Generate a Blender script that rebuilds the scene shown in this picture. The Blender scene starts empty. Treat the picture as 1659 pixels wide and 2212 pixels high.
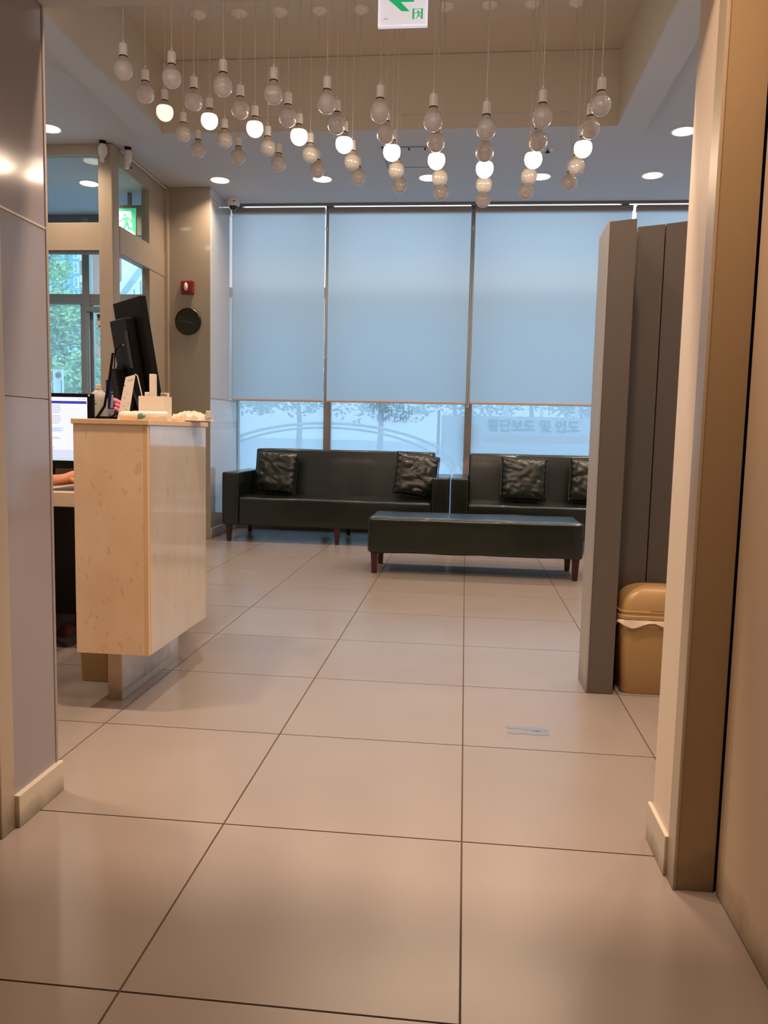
import bpy, bmesh, math, random
from mathutils import Vector, Matrix, noise
random.seed(7)
PI = math.pi
SC = bpy.context.scene
C = SC.collection

# ------------------------------------------------------------------ camera
FPX, PITCH, YAW, ROLL = 1679.57, 0.099445, -0.102026, 0.0225175
CAM = Vector((-0.02252, -1.83046, 0.99004))
cy_, sy_ = math.cos(YAW), math.sin(YAW)
Fw = Vector((sy_*math.cos(PITCH), cy_*math.cos(PITCH), -math.sin(PITCH)))
R0 = Vector((cy_, -sy_, 0)); U0 = R0.cross(Fw)
Rt = R0*math.cos(ROLL) + U0*math.sin(ROLL)
Up = -R0*math.sin(ROLL) + U0*math.cos(ROLL)
cd = bpy.data.cameras.new('camera'); cam = bpy.data.objects.new('camera', cd); C.objects.link(cam)
M = Matrix(((Rt.x, Up.x, -Fw.x, CAM.x), (Rt.y, Up.y, -Fw.y, CAM.y), (Rt.z, Up.z, -Fw.z, CAM.z), (0, 0, 0, 1)))
cam.matrix_world = M
cd.sensor_fit = 'VERTICAL'; cd.sensor_height = 32.0; cd.lens = 32.0*FPX/2212.0
cd.clip_start = 0.05; cd.clip_end = 300
SC.camera = cam

# ------------------------------------------------------------------ world, exposure
w = bpy.data.worlds.new('world'); SC.world = w; w.use_nodes = True
bg = w.node_tree.nodes['Background']
bg.inputs[0].default_value = (0.64, 0.82, 1.0, 1); bg.inputs[1].default_value = 3.0   # even overcast sky
SC.view_settings.view_transform = 'Standard'; SC.view_settings.look = 'None'
SC.view_settings.gamma = 1; SC.view_settings.use_curve_mapping = False
SC.view_settings.exposure = 0.55
SC.cycles.use_denoising = True
SC.cycles.max_bounces = 10; SC.cycles.diffuse_bounces = 5; SC.cycles.glossy_bounces = 4
SC.cycles.transparent_max_bounces = 12; SC.cycles.caustics_reflective = False; SC.cycles.caustics_refractive = False
SC.cycles.sample_clamp_indirect = 6
WARM = (1.0, 0.73, 0.52); W_DOWN = 5.8; W_CORR = 7.8; CORR = (1.0, 0.66, 0.43); W_BULB = 7.5

# ------------------------------------------------------------------ materials
def s2l(c):
    return tuple(((v/255)/12.92 if v <= 10 else (((v/255)+0.055)/1.055)**2.4) for v in c)
MATS = {}
def mat(name, rgb, rough=0.5, metal=0.0, spec=0.5, noise_amt=0.0, noise_scale=8.0, rgb2=None, bump=0.0, bump_scale=200,
        emit=None, emit_s=0, coat=0.0, rnd=0.0, stretch=None, fleck=None, dirt=None, rough_var=0.0):
    m = bpy.data.materials.new(name); m.use_nodes = True; nt = m.node_tree; b = nt.nodes['Principled BSDF']
    col = s2l(rgb)
    b.inputs['Base Color'].default_value = (*col, 1); b.inputs['Roughness'].default_value = rough
    b.inputs['Metallic'].default_value = metal; b.inputs['Specular IOR Level'].default_value = spec
    if coat: b.inputs['Coat Weight'].default_value = coat; b.inputs['Coat Roughness'].default_value = 0.03
    if emit is not None:
        b.inputs['Emission Color'].default_value = (*emit, 1); b.inputs['Emission Strength'].default_value = emit_s
    cur = None
    geo = nt.nodes.new('ShaderNodeNewGeometry'); vec = geo.outputs['Position']
    if stretch:
        mp = nt.nodes.new('ShaderNodeMapping'); mp.inputs['Scale'].default_value = stretch
        nt.links.new(vec, mp.inputs['Vector']); vec = mp.outputs[0]
    if rgb2 is not None:
        n = nt.nodes.new('ShaderNodeTexNoise'); n.inputs['Scale'].default_value = noise_scale; n.inputs['Detail'].default_value = 6
        nt.links.new(vec, n.inputs['Vector'])
        r = nt.nodes.new('ShaderNodeValToRGB'); r.color_ramp.elements[0].position = 0.5-noise_amt; r.color_ramp.elements[1].position = 0.5+noise_amt
        r.color_ramp.elements[0].color = (*col, 1); r.color_ramp.elements[1].color = (*s2l(rgb2), 1)
        nt.links.new(n.outputs['Fac'], r.inputs[0]); cur = r.outputs[0]
        if rough_var:
            mr = nt.nodes.new('ShaderNodeMapRange'); mr.inputs[3].default_value = rough-rough_var; mr.inputs[4].default_value = rough+rough_var
            nt.links.new(n.outputs['Fac'], mr.inputs[0]); nt.links.new(mr.outputs[0], b.inputs['Roughness'])
    if fleck:   # small darker inclusions of the stone: (scale, rgb, threshold)
        vn = nt.nodes.new('ShaderNodeTexNoise'); vn.inputs['Scale'].default_value = fleck[0]; vn.inputs['Detail'].default_value = 3; vn.inputs['Distortion'].default_value = 0.6
        nt.links.new(vec, vn.inputs['Vector']); fr = nt.nodes.new('ShaderNodeMapRange'); fr.inputs[1].default_value = fleck[2]; fr.inputs[2].default_value = fleck[2]+0.07; fr.inputs[3].default_value = 0; fr.inputs[4].default_value = 0.30
        nt.links.new(vn.outputs['Fac'], fr.inputs[0]); fm = nt.nodes.new('ShaderNodeMixRGB'); nt.links.new(fr.outputs[0], fm.inputs[0]); fm.inputs[2].default_value = (*s2l(fleck[1]), 1)
        nt.links.new(cur, fm.inputs[1]); cur = fm.outputs[0]
    if rnd:
        oi = nt.nodes.new('ShaderNodeObjectInfo'); hs = nt.nodes.new('ShaderNodeHueSaturation')
        mr = nt.nodes.new('ShaderNodeMapRange'); mr.inputs[3].default_value = 1-rnd; mr.inputs[4].default_value = 1+rnd
        nt.links.new(oi.outputs['Random'], mr.inputs[0]); nt.links.new(mr.outputs[0], hs.inputs['Value'])
        if cur: nt.links.new(cur, hs.inputs['Color'])
        else: hs.inputs['Color'].default_value = (*col, 1)
        cur = hs.outputs[0]
    if dirt:   # scuffed dirt just above the floor: (height, rgb)
        sp = nt.nodes.new('ShaderNodeSeparateXYZ'); nt.links.new(geo.outputs['Position'], sp.inputs[0])
        n2 = nt.nodes.new('ShaderNodeTexNoise'); n2.inputs['Scale'].default_value = 14
        nt.links.new(geo.outputs['Position'], n2.inputs['Vector'])
        a1 = nt.nodes.new('ShaderNodeMath'); a1.operation = 'MULTIPLY_ADD'; a1.inputs[1].default_value = dirt[0]*1.2; nt.links.new(n2.outputs['Fac'], a1.inputs[0]); nt.links.new(sp.outputs[2], a1.inputs[2])
        mr = nt.nodes.new('ShaderNodeMapRange'); mr.inputs[1].default_value = dirt[0]*0.6; mr.inputs[2].default_value = dirt[0]*1.6; mr.inputs[3].default_value = 0.75; mr.inputs[4].default_value = 0
        nt.links.new(a1.outputs[0], mr.inputs[0])
        mx = nt.nodes.new('ShaderNodeMixRGB'); nt.links.new(mr.outputs[0], mx.inputs[0]); mx.inputs[2].default_value = (*s2l(dirt[1]), 1)
        if cur: nt.links.new(cur, mx.inputs[1])
        else: mx.inputs[1].default_value = (*col, 1)
        cur = mx.outputs[0]
    if cur: nt.links.new(cur, b.inputs['Base Color'])
    if bump:
        n = nt.nodes.new('ShaderNodeTexNoise'); n.inputs['Scale'].default_value = bump_scale; n.inputs['Detail'].default_value = 4
        nt.links.new(vec, n.inputs['Vector'])
        bp = nt.nodes.new('ShaderNodeBump'); bp.inputs['Strength'].default_value = bump; bp.inputs['Distance'].default_value = 0.002
        nt.links.new(n.outputs['Fac'], bp.inputs['Height']); nt.links.new(bp.outputs[0], b.inputs['Normal'])
    MATS[name] = m; return m
def glass_mat(name, tint=(0.9, 0.97, 0.98), haze=0.0, haze_rgb=(0.8, 0.9, 0.95), refl=0.9):
    m = bpy.data.materials.new(name); m.use_nodes = True; nt = m.node_tree; nt.nodes.clear()
    o = nt.nodes.new('ShaderNodeOutputMaterial'); t = nt.nodes.new('ShaderNodeBsdfTransparent'); t.inputs[0].default_value = (*tint, 1)
    g = nt.nodes.new('ShaderNodeBsdfGlossy'); g.inputs['Roughness'].default_value = 0.02
    lw = nt.nodes.new('ShaderNodeLayerWeight'); lw.inputs[0].default_value = 0.5      # thin pane: Schlick reflectance from either side
    pw = nt.nodes.new('ShaderNodeMath'); pw.operation = 'POWER'; pw.inputs[1].default_value = 5; nt.links.new(lw.outputs['Facing'], pw.inputs[0])
    mu = nt.nodes.new('ShaderNodeMath'); mu.operation = 'MULTIPLY_ADD'; mu.inputs[1].default_value = 0.9*refl; mu.inputs[2].default_value = 0.035*refl; nt.links.new(pw.outputs[0], mu.inputs[0])
    base = t.outputs[0]
    if haze:
        tl = nt.nodes.new('ShaderNodeBsdfTranslucent'); tl.inputs[0].default_value = (*haze_rgb, 1)
        df = nt.nodes.new('ShaderNodeBsdfDiffuse'); df.inputs[0].default_value = (*haze_rgb, 1)
        m0 = nt.nodes.new('ShaderNodeMixShader'); m0.inputs[0].default_value = 0.25; nt.links.new(tl.outputs[0], m0.inputs[1]); nt.links.new(df.outputs[0], m0.inputs[2])
        m1 = nt.nodes.new('ShaderNodeMixShader'); m1.inputs[0].default_value = haze; nt.links.new(t.outputs[0], m1.inputs[1]); nt.links.new(m0.outputs[0], m1.inputs[2])
        base = m1.outputs[0]
    m2 = nt.nodes.new('ShaderNodeMixShader'); nt.links.new(mu.outputs[0], m2.inputs[0]); nt.links.new(base, m2.inputs[1]); nt.links.new(g.outputs[0], m2.inputs[2])
    nt.links.new(m2.outputs[0], o.inputs[0]); return m
def cloth_translucent(name, rgb, trans):
    m = bpy.data.materials.new(name); m.use_nodes = True; nt = m.node_tree; nt.nodes.clear()
    o = nt.nodes.new('ShaderNodeOutputMaterial')
    tl = nt.nodes.new('ShaderNodeBsdfTranslucent'); df = nt.nodes.new('ShaderNodeBsdfDiffuse')
    w1 = nt.nodes.new('ShaderNodeTexNoise'); w1.inputs['Scale'].default_value = 900
    g = nt.nodes.new('ShaderNodeNewGeometry'); nt.links.new(g.outputs['Position'], w1.inputs['Vector'])
    r = nt.nodes.new('ShaderNodeValToRGB'); c = s2l(rgb); r.color_ramp.elements[0].color = (*[v*0.93 for v in c], 1); r.color_ramp.elements[1].color = (*c, 1)
    nt.links.new(w1.outputs['Fac'], r.inputs[0]); nt.links.new(r.outputs[0], tl.inputs[0]); nt.links.new(r.outputs[0], df.inputs[0])
    m1 = nt.nodes.new('ShaderNodeMixShader'); m1.inputs[0].default_value = 1-trans; nt.links.new(tl.outputs[0], m1.inputs[1]); nt.links.new(df.outputs[0], m1.inputs[2])
    nt.links.new(m1.outputs[0], o.inputs[0]); return m
def emis(name, rgb, s):
    m = bpy.data.materials.new(name); m.use_nodes = True; nt = m.node_tree; nt.nodes.clear()
    o = nt.nodes.new('ShaderNodeOutputMaterial'); e = nt.nodes.new('ShaderNodeEmission'); e.inputs[0].default_value = (*rgb, 1); e.inputs[1].default_value = s
    nt.links.new(e.outputs[0], o.inputs[0]); return m

TILE = mat('porcelain_tile', (151, 140, 133), 0.27, spec=0.75, rgb2=(145, 134, 127), noise_amt=0.3, noise_scale=3, rnd=0.02)
GROUT = mat('grout', (88, 74, 64), 0.9)
CEIL = mat('ceiling_paint', (200, 204, 210), 0.8)
RECESS = mat('recess_board', (205, 195, 180), 0.7)
GLOSSW = mat('white_glass_panel', (212, 208, 206), 0.06, coat=0.3, spec=0.6)
GLOSSG = mat('greige_glass_panel', (160, 150, 134), 0.08, coat=0.3)
PILLARG = mat('pillar_glass_panel', (154, 148, 152), 0.10, spec=0.45)
FRAME = mat('cream_frame_paint', (172, 158, 140), 0.45)
FRAME2 = mat('grey_door_frame', (120, 120, 118), 0.4)
STEEL = mat('brushed_steel', (150, 146, 142), 0.3, metal=0.45)
ALU = mat('anodised_aluminium', (168, 156, 148), 0.4, metal=0.2)
DARKGAP = mat('dark_gap', (38, 26, 18), 0.9)
WALLP = mat('warm_wall_panel', (212, 194, 172), 0.5, dirt=(0.09, (110, 96, 80)))
COLF = mat('column_front_laminate', (162, 142, 112), 0.45, dirt=(0.10, (96, 84, 68)))
COLS = mat('column_side_paint', (228, 214, 198), 0.5, bump=0.15, bump_scale=90, stretch=(1, 1, 0.02))
TRIM = mat('corner_trim', (186, 172, 152), 0.4, metal=0.2, dirt=(0.12, (110, 100, 86)))
BASEB = mat('baseboard_paint', (206, 196, 180), 0.4, dirt=(0.05, (110, 98, 84)))
PART = mat('partition_laminate', (98, 88, 80), 0.5, dirt=(0.08, (92, 80, 70)))
PARTE = mat('partition_edge', (166, 162, 158), 0.5, dirt=(0.10, (120, 110, 100)))
TRAV = mat('travertine', (236, 206, 172), 0.2, coat=0.2, rgb2=(224, 190, 152), noise_amt=0.22, noise_scale=7, stretch=(1, 1, 0.6), fleck=(46, (176, 132, 92), 0.62), bump=0.05, bump_scale=120)
TRAV2 = mat('travertine_edge', (222, 186, 142), 0.3)
PLINTH = mat('plinth_paint', (214, 216, 220), 0.12, coat=0.3, dirt=(0.16, (150, 146, 140)))
LEATH = mat('dark_green_leather', (17, 24, 17), 0.30, spec=0.55, coat=0.2, bump=0.25, bump_scale=260)
LEATHB = mat('cushion_leather', (26, 31, 25), 0.30, spec=0.6, bump=0.2, bump_scale=260)
WOODL = mat('mahogany_leg', (70, 28, 20), 0.35, rgb2=(48, 18, 14), noise_amt=0.2, noise_scale=20, stretch=(1, 1, 0.2))
PLASW = mat('white_plastic', (226, 218, 210), 0.25, spec=0.6)
NECKM = mat('bulb_neck_plastic', (196, 180, 158), 0.35)
DIFFU = mat('frosted_diffuser', (208, 200, 196), 0.12, spec=0.7, coat=0.5)
CORD = mat('cord_sleeve', (196, 184, 168), 0.5)
BLACKP = mat('black_plastic', (4, 4, 4), 0.5, spec=0.2)
BLACKS = mat('satin_black', (8, 7, 7), 0.6, spec=0.2)
LENS = emis('downlight_lens', (1.0, 0.86, 0.70), 5.0)
BULBL = emis('bulb_glow', (1.0, 0.79, 0.58), 11.0); BULBM = emis('bulb_glow_medium', (1.0, 0.78, 0.60), 2.2)
BULBD = emis('bulb_glow_dimmer', (1.0, 0.72, 0.52), 1.15)
GLASS = glass_mat('clear_glass'); TGLASS = glass_mat('tinted_glass', tint=(0.72, 0.69, 0.68)); DGLASS = glass_mat('door_glass', tint=(0.84, 0.94, 0.96), haze=0.15, haze_rgb=(0.62, 0.74, 0.78))
FILM = glass_mat('filmed_glass', tint=(0.58, 0.66, 0.70), haze=0.52, haze_rgb=(0.49, 0.55, 0.58), refl=0.5)
BLIND = cloth_translucent('roller_blind_cloth', (214, 227, 233), 0.72)
RAILB = mat('blind_rail', (196, 172, 160), 0.4)
RED = mat('red_plastic', (120, 10, 16), 0.3, coat=0.5)
CLOCKF = mat('clock_face', (24, 28, 12), 0.5)
CLOCKM = mat('clock_marks', (104, 104, 84), 0.5)
CREAMB = mat('beige_bin_plastic', (176, 140, 92), 0.35)
BAGP = mat('thin_plastic_bag', (214, 196, 176), 0.35)
SKIN = mat('skin', (206, 142, 104), 0.5, rgb2=(190, 120, 86), noise_amt=0.3, noise_scale=30)
GREEN = mat('sign_green', (0, 158, 96), 0.4, emit=(0.0, 0.34, 0.12), emit_s=0.45)
SIGNW = mat('sign_white', (222, 220, 228), 0.2, emit=(0.72, 0.70, 0.80), emit_s=0.32, coat=0.4)
SIGNW2 = mat('exit_box_white', (225, 235, 230), 0.3, emit=(0.7, 0.9, 0.82), emit_s=0.5)
GREEN2 = mat('exit_box_green', (30, 180, 120), 0.4, emit=(0.05, 0.55, 0.28), emit_s=0.6)
STICK = mat('footprint_vinyl', (124, 134, 152), 0.45)
SCR = emis('screen_white', (0.66, 0.66, 0.80), 1.0)
SCRB = emis('screen_blue', (0.035, 0.04, 0.28), 1.0)
SCRT = emis('screen_text', (0.35, 0.36, 0.45), 1.0)
SCRP = emis('screen_pale_blue', (0.52, 0.58, 0.85), 1.0)
PAPER = mat('paper', (226, 214, 200), 0.6)
INKR = mat('ink_red', (190, 70, 80), 0.6)
INKL = mat('ink_pale', (196, 184, 170), 0.6); INK = mat('ink_grey', (150, 138, 128), 0.6)
NAVY = mat('navy_card', (26, 30, 84), 0.4)
PINK = mat('pink_silicone', (236, 130, 150), 0.4)
TEAL = mat('teal_cap', (70, 130, 112), 0.35)
CLEARP = mat('cloudy_plastic', (224, 206, 188), 0.15, coat=0.5)
BLOTION = mat('lotion_bottle', (214, 206, 190), 0.35)
BFABR = mat('black_fabric', (16, 16, 18), 0.85)

# ------------------------------------------------------------------ helpers
def B(): return bmesh.new()
def bx(bm, x0, x1, y0, y1, z0, z1, bev=0.0, seg=2):
    t = bmesh.new()
    bmesh.ops.create_cube(t, size=1.0, matrix=Matrix.Translation(((x0+x1)/2, (y0+y1)/2, (z0+z1)/2)) @ Matrix.Diagonal((abs(x1-x0), abs(y1-y0), abs(z1-z0), 1)))
    if bev: bmesh.ops.bevel(t, geom=t.edges[:], offset=bev, segments=seg, affect='EDGES', profile=0.5)
    add(bm, t); return bm
def add(bm, t, mtx=None):
    me = bpy.data.meshes.new('tmp'); t.to_mesh(me); t.free()
    if mtx is not None: me.transform(mtx)
    bm.from_mesh(me); bpy.data.meshes.remove(me)
def prism(bm, pts, a, b, axis='z'):
    """closed polygon pts (2d) extruded from a to b along the axis (others in order)"""
    def P(p, h):
        if axis == 'z': return (p[0], p[1], h)
        if axis == 'y': return (p[0], h, p[1])
        return (h, p[0], p[1])
    v0 = [bm.verts.new(P(p, a)) for p in pts]; v1 = [bm.verts.new(P(p, b)) for p in pts]
    n = len(pts); fs = [bm.faces.new(v0), bm.faces.new(v1[::-1])]
    for i in range(n): fs.append(bm.faces.new((v0[i], v1[i], v1[(i+1) % n], v0[(i+1) % n])))
    bmesh.ops.recalc_face_normals(bm, faces=fs); return bm
def lathe(bm, prof, seg=24, cx=0, cy=0, cz=0, sx=1, sy=1, mtx=None):
    t = bmesh.new() if mtx is not None else bm
    rings = []
    for r, z in prof:
        if r < 1e-6: rings.append([t.verts.new((cx, cy, cz+z))])
        else: rings.append([t.verts.new((cx+sx*r*math.cos(2*PI*i/seg), cy+sy*r*math.sin(2*PI*i/seg), cz+z)) for i in range(seg)])
    fs = []
    for a, b in zip(rings, rings[1:]):
        if len(a) == 1 and len(b) == 1: continue
        for i in range(seg):
            j = (i+1) % seg
            if len(a) == 1: fs.append(t.faces.new((a[0], b[j], b[i])))
            elif len(b) == 1: fs.append(t.faces.new((a[i], a[j], b[0])))
            else: fs.append(t.faces.new((a[i], a[j], b[j], b[i])))
    if len(rings[0]) > 1: fs.append(t.faces.new(rings[0][::-1]))
    if len(rings[-1]) > 1: fs.append(t.faces.new(rings[-1]))
    bmesh.ops.recalc_face_normals(t, faces=fs)
    if mtx is not None: add(bm, t, mtx)
    return bm
def tube(bm, pts, r, seg=8, radii=None):
    pts = [Vector(p) for p in pts]; rings = []
    n = len(pts); ref = Vector((0, 0, 1))
    for i, p in enumerate(pts):
        d = (pts[min(i+1, n-1)]-pts[max(i-1, 0)]).normalized()
        u = d.cross(ref)
        if u.length < 0.1: u = d.cross(Vector((1, 0, 0)))
        u.normalize(); v = d.cross(u); rr = radii[i] if radii else r
        rings.append([bm.verts.new(p+(u*math.cos(2*PI*k/seg)+v*math.sin(2*PI*k/seg))*rr) for k in range(seg)])
    fs = []
    for a, b in zip(rings, rings[1:]):
        for k in range(seg): fs.append(bm.faces.new((a[k], a[(k+1) % seg], b[(k+1) % seg], b[k])))
    fs.append(bm.faces.new(rings[0][::-1])); fs.append(bm.faces.new(rings[-1]))
    bmesh.ops.recalc_face_normals(bm, faces=fs); return bm
def wpos(o):
    v = Vector((0, 0, 0))
    while o is not None: v += o.location; o = o.parent
    return v
def obj(name, bm, m, parent=None, smooth=False, local=False, kind=None):
    me = bpy.data.meshes.new(name); bm.to_mesh(me); bm.free(); me.materials.append(m)
    if parent is not None and not local: me.transform(Matrix.Translation(-wpos(parent)))
    if smooth:
        for p in me.polygons: p.use_smooth = True
        try: me.set_sharp_from_angle(angle=math.radians(38))
        except Exception: pass
    o = bpy.data.objects.new(name, me); C.objects.link(o); o.parent = parent
    if kind: o['kind'] = kind
    return o
def thing(name, label, cat, loc=(0, 0, 0), rotz=0, group=None):
    o = bpy.data.objects.new(name, None); C.objects.link(o); o.empty_display_size = 0.05
    o.location = loc; o.rotation_euler = (0, 0, rotz); o['label'] = label; o['category'] = cat
    if group: o['group'] = group
    return o
def tag(o, label, cat, group=None):
    o['label'] = label; o['category'] = cat
    if group: o['group'] = group
    return o
def struct(name, bm, m, parent=None, smooth=False):
    o = obj(name, bm, m, parent, smooth)
    o['kind'] = 'structure'
    return o
def copy_tree(o, parent=None):
    c = o.copy(); C.objects.link(c)
    if parent is not None: c.parent = parent
    for ch in [x for x in C.objects if x.parent == o]: copy_tree(ch, c)
    return c
def text_mesh(body, size, depth=0.0005, offset=0.0, mirror=False, align='CENTER'):
    cu = bpy.data.curves.new('t', 'FONT'); cu.body = body; cu.size = size; cu.extrude = depth; cu.offset = offset
    cu.align_x = align; cu.align_y = 'CENTER'; cu.resolution_u = 3
    o = bpy.data.objects.new('t', cu); C.objects.link(o)
    bpy.context.view_layer.update()
    me = bpy.data.meshes.new_from_object(o.evaluated_get(bpy.context.evaluated_depsgraph_get()))
    bpy.data.objects.remove(o); bpy.data.curves.remove(cu)
    # stand it up in the xz plane facing -y
    me.transform(Matrix.Rotation(PI/2, 4, 'X'))
    if mirror: me.transform(Matrix.Diagonal((-1, 1, 1, 1)))
    return me
def text_obj(name, body, size, m, loc, parent=None, offset=0.0, mirror=False, depth=0.0005, mtx=None):
    me = text_mesh(body, size, depth, offset, mirror); me.materials.append(m)
    if mtx is not None: me.transform(mtx)
    me.transform(Matrix.Translation(Vector(loc)-(wpos(parent) if parent else Vector((0, 0, 0)))))
    o = bpy.data.objects.new(name, me); C.objects.link(o); o.parent = parent; return o

# ================================================================== SETTING
XR, XL, YW = 3.0, -4.6, 5.95        # right wall, left wall, window plane
ZC, ZR = 3.13, 3.57                 # ceiling, recess ceiling
YE = 5.60                           # ceiling edge before the blind pocket
# floor: grout bed plus porcelain tiles on the 0.6 m grid
fl = struct('floor', bx(B(), XL, XR, -3.6, 6.05, -0.06, -0.0035), GROUT)
tm = None
for i in range(-8, 5):
    for j in range(-6, 11):
        x0, y0 = i*0.6, j*0.6
        xa, xb, ya, yb = max(x0, XL), min(x0+0.6, XR), y0, min(y0+0.6, 5.93)
        if xb-xa < 0.02 or yb-ya < 0.02: continue
        if j < 0 and (x0 < -1.81 or x0 > 0.65): continue
        if j < -5: continue
        full = (xb-xa > 0.599 and yb-ya > 0.599)
        if full and tm is not None:
            o = bpy.data.objects.new('tile', tm); C.objects.link(o); o.parent = fl
        else:
            o = obj('tile', bx(B(), 0.0022, xb-xa-0.0022, 0.0022, yb-ya-0.0022, -0.0036, 0.0), TILE, fl, local=True)
            if full: tm = o.data
        o.location = (xa, ya, 0)

# ceiling with the recessed tray
RX0, RX1, RY0, RY1 = -2.235, 0.921, 1.30, 3.735
b = B()
bx(b, XL, RX0-0.184, 0.12, YE, ZC, ZC+0.12); bx(b, RX1+0.2, XR, 0.12, YE, ZC, ZC+0.12)
bx(b, RX0-0.184, RX1+0.2, RY1+0.165, YE, ZC, ZC+0.12); bx(b, RX0-0.184, RX1+0.2, 0.12, RY0-0.2, ZC, ZC+0.12)
ceil = struct('ceiling', b, CEIL)
b = B()
bx(b, RX0-0.184, RX0, RY0-0.2, RY1+0.165, 3.08, 3.18); bx(b, RX1, RX1+0.2, RY0-0.2, RY1+0.165, 3.08, 3.18)
bx(b, RX0, RX1, RY1, RY1+0.165, 3.08, 3.18); bx(b, RX0, RX1, RY0-0.2, RY0, 3.08, 3.18)
struct('trim_1', b, CEIL)
struct('recess_backing', bx(B(), RX0-0.05, RX1+0.05, RY1+0.031, RY1+0.05, 3.10, ZR), DARKGAP)
rc = struct('ceiling_recess', bx(B(), RX0-0.05, RX1+0.05, RY0-0.05, RY1+0.05, ZR, ZR+0.06), RECESS)
g = 0.0015
for (z0, z1) in ((3.18, 3.27), (3.27, ZR)):
    zz0 = 3.175 if z0 == 3.27 else 3.082
    zz1 = ZR if z0 == 3.27 else 3.175
    obj('panel', bx(B(), RX0, RX1, RY1-0.004, RY1+0.03, zz0+0.003, zz1-0.003), RECESS, rc)
obj('panel', bx(B(), RX0-0.03, RX0+0.004, RY0, RY1, 3.1, ZR), RECESS, rc)
obj('panel', bx(B(), RX1-0.004, RX1+0.03, RY0, RY1, 3.1, ZR), RECESS, rc)
obj('panel', bx(B(), RX0, RX1, RY0-0.03, RY0+0.004, 3.1, ZR), RECESS, rc)
# blind pocket and its edge strip
b = B(); bx(b, -2.74, XR, YE, 6.05, 3.30, 3.36); bx(b, -2.74, XR, YE, YE+0.012, 3.145, 3.30)
struct('ceiling_pocket', b, DARKGAP)
struct('trim_2', bx(B(), -2.335, XR, YE-0.012, YE+0.02, 3.112, 3.145), FRAME2)
struct('ceiling_vestibule', bx(B(), XL, -2.74, YE, 6.05, ZC, ZC+0.1), CEIL)

# walls
struct('wall_right', bx(B(), XR, XR+0.1, 0.0, 6.1, 0, 3.4), CEIL)
struct('wall_left', bx(B(), XL-0.1, XL, 0.0, 6.1, 0, 3.4), CEIL)
struct('wall_front_right', bx(B(), 0.60, XR, -0.06, 0.07, 0, 3.2), CEIL)
struct('wall_front_left', bx(B(), XL, -1.30, -0.06, 0.11, 0, 3.2), CEIL)
struct('wall_portal_header', bx(B(), -1.30, 0.60, -0.15, 0.124, 2.028, 3.2), CEIL)
# corridor behind the camera
cr = struct('wall_corridor_right', bx(B(), 0.574, 0.66, -3.6, -0.06, 0, 2.5), WALLP)
obj('panel', bx(B(), 0.557, 0.576, -1.6, -0.142, 0.004, 2.40), WALLP, cr)
obj('panel', bx(B(), 0.557, 0.576, -3.2, -1.605, 0.004, 2.40), WALLP, cr)
struct('wall_corridor_left', bx(B(), -1.42, -1.34, -3.6, -0.06, 0, 2.5), WALLP)
struct('wall_corridor_back', bx(B(), -1.42, 0.66, -3.7, -3.6, 0, 2.5), WALLP)
struct('ceiling_corridor', bx(B(), -1.42, 0.66, -3.7, -0.15, 2.40, 2.5), CEIL)

# left portal pillar (glossy panels, seams at 1.06 and 1.49)
pl = struct('wall_pillar_left', bx(B(), -1.34, -1.110, -0.145, 0.106, 0.0, 2.028), mat('pillar_joint', (128, 104, 96), 0.7))
for z0, z1 in ((0.004, 1.060), (1.0615, 1.488), (1.494, 2.026)):
    obj('panel', bx(B(), -1.112, -1.102, -0.092, 0.104, z0, z1, 0.0008, 1), PILLARG, pl)
obj('panel', bx(B(), -1.34, -1.102, 0.104, 0.110, 0.0, 2.026), PILLARG, pl)
struct('trim_3', bx(B(), -1.115, -1.0995, 0.104, 0.1155, 0.0, 2.026, 0.002, 2), ALU)
struct('trim_4', bx(B(), -1.34, -1.0985, -0.152, -0.094, 0.0, 2.026, 0.003, 2), TRIM)
struct('trim_5', bx(B(), -1.1125, -1.1005, -0.094, 0.104, 1.488, 1.494), TRIM)
struct('baseboard_left', bx(B(), -1.11, -1.088, -0.094, 0.120, 0, 0.083, 0.002, 2), BASEB)
# right portal column
struct('wall_column_right', bx(B(), 0.4675, 0.60, -0.125, 0.07, 0.0, 2.028), COLS)
struct('wall_column_front', bx(B(), 0.4720, 0.5520, -0.138, -0.12, 0.0, 2.03), COLF)
struct('trim_6', bx(B(), 0.4650, 0.4730, -0.1405, -0.084, 0.0, 2.03, 0.0015, 1), TRIM)
struct('trim_7', bx(B(), 0.5520, 0.5750, -0.130, -0.10, 0.0, 2.03), DARKGAP)
struct('baseboard_right', bx(B(), 0.458, 0.468, -0.084, 0.088, 0, 0.095, 0.002, 2), BASEB)

# clock pillar and the glossy return wall beside the window
cp = struct('wall_clock_pillar', bx(B(), -2.74, -2.345, 5.095, 6.05, 0, 3.2), DARKGAP)
obj('panel', bx(B(), -2.715, -2.337, 5.083, 5.096, 0.0, 3.128, 0.001, 1), GLOSSG, cp)
for z0, z1 in ((0.088, 1.282), (1.285, 3.045), (3.049, 3.128)):
    obj('panel', bx(B(), -2.346, -2.335, 5.084, 5.90, z0, z1, 0.0008, 1), GLOSSW, cp)
struct('baseboard_back', bx(B(), -2.345, -2.325, 5.09, 5.90, 0, 0.09, 0.002, 2), BASEB)
struct('trim_8', bx(B(), -2.800, -2.713, 5.042, 5.098, 0, 3.128, 0.002, 1), FRAME)

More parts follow.
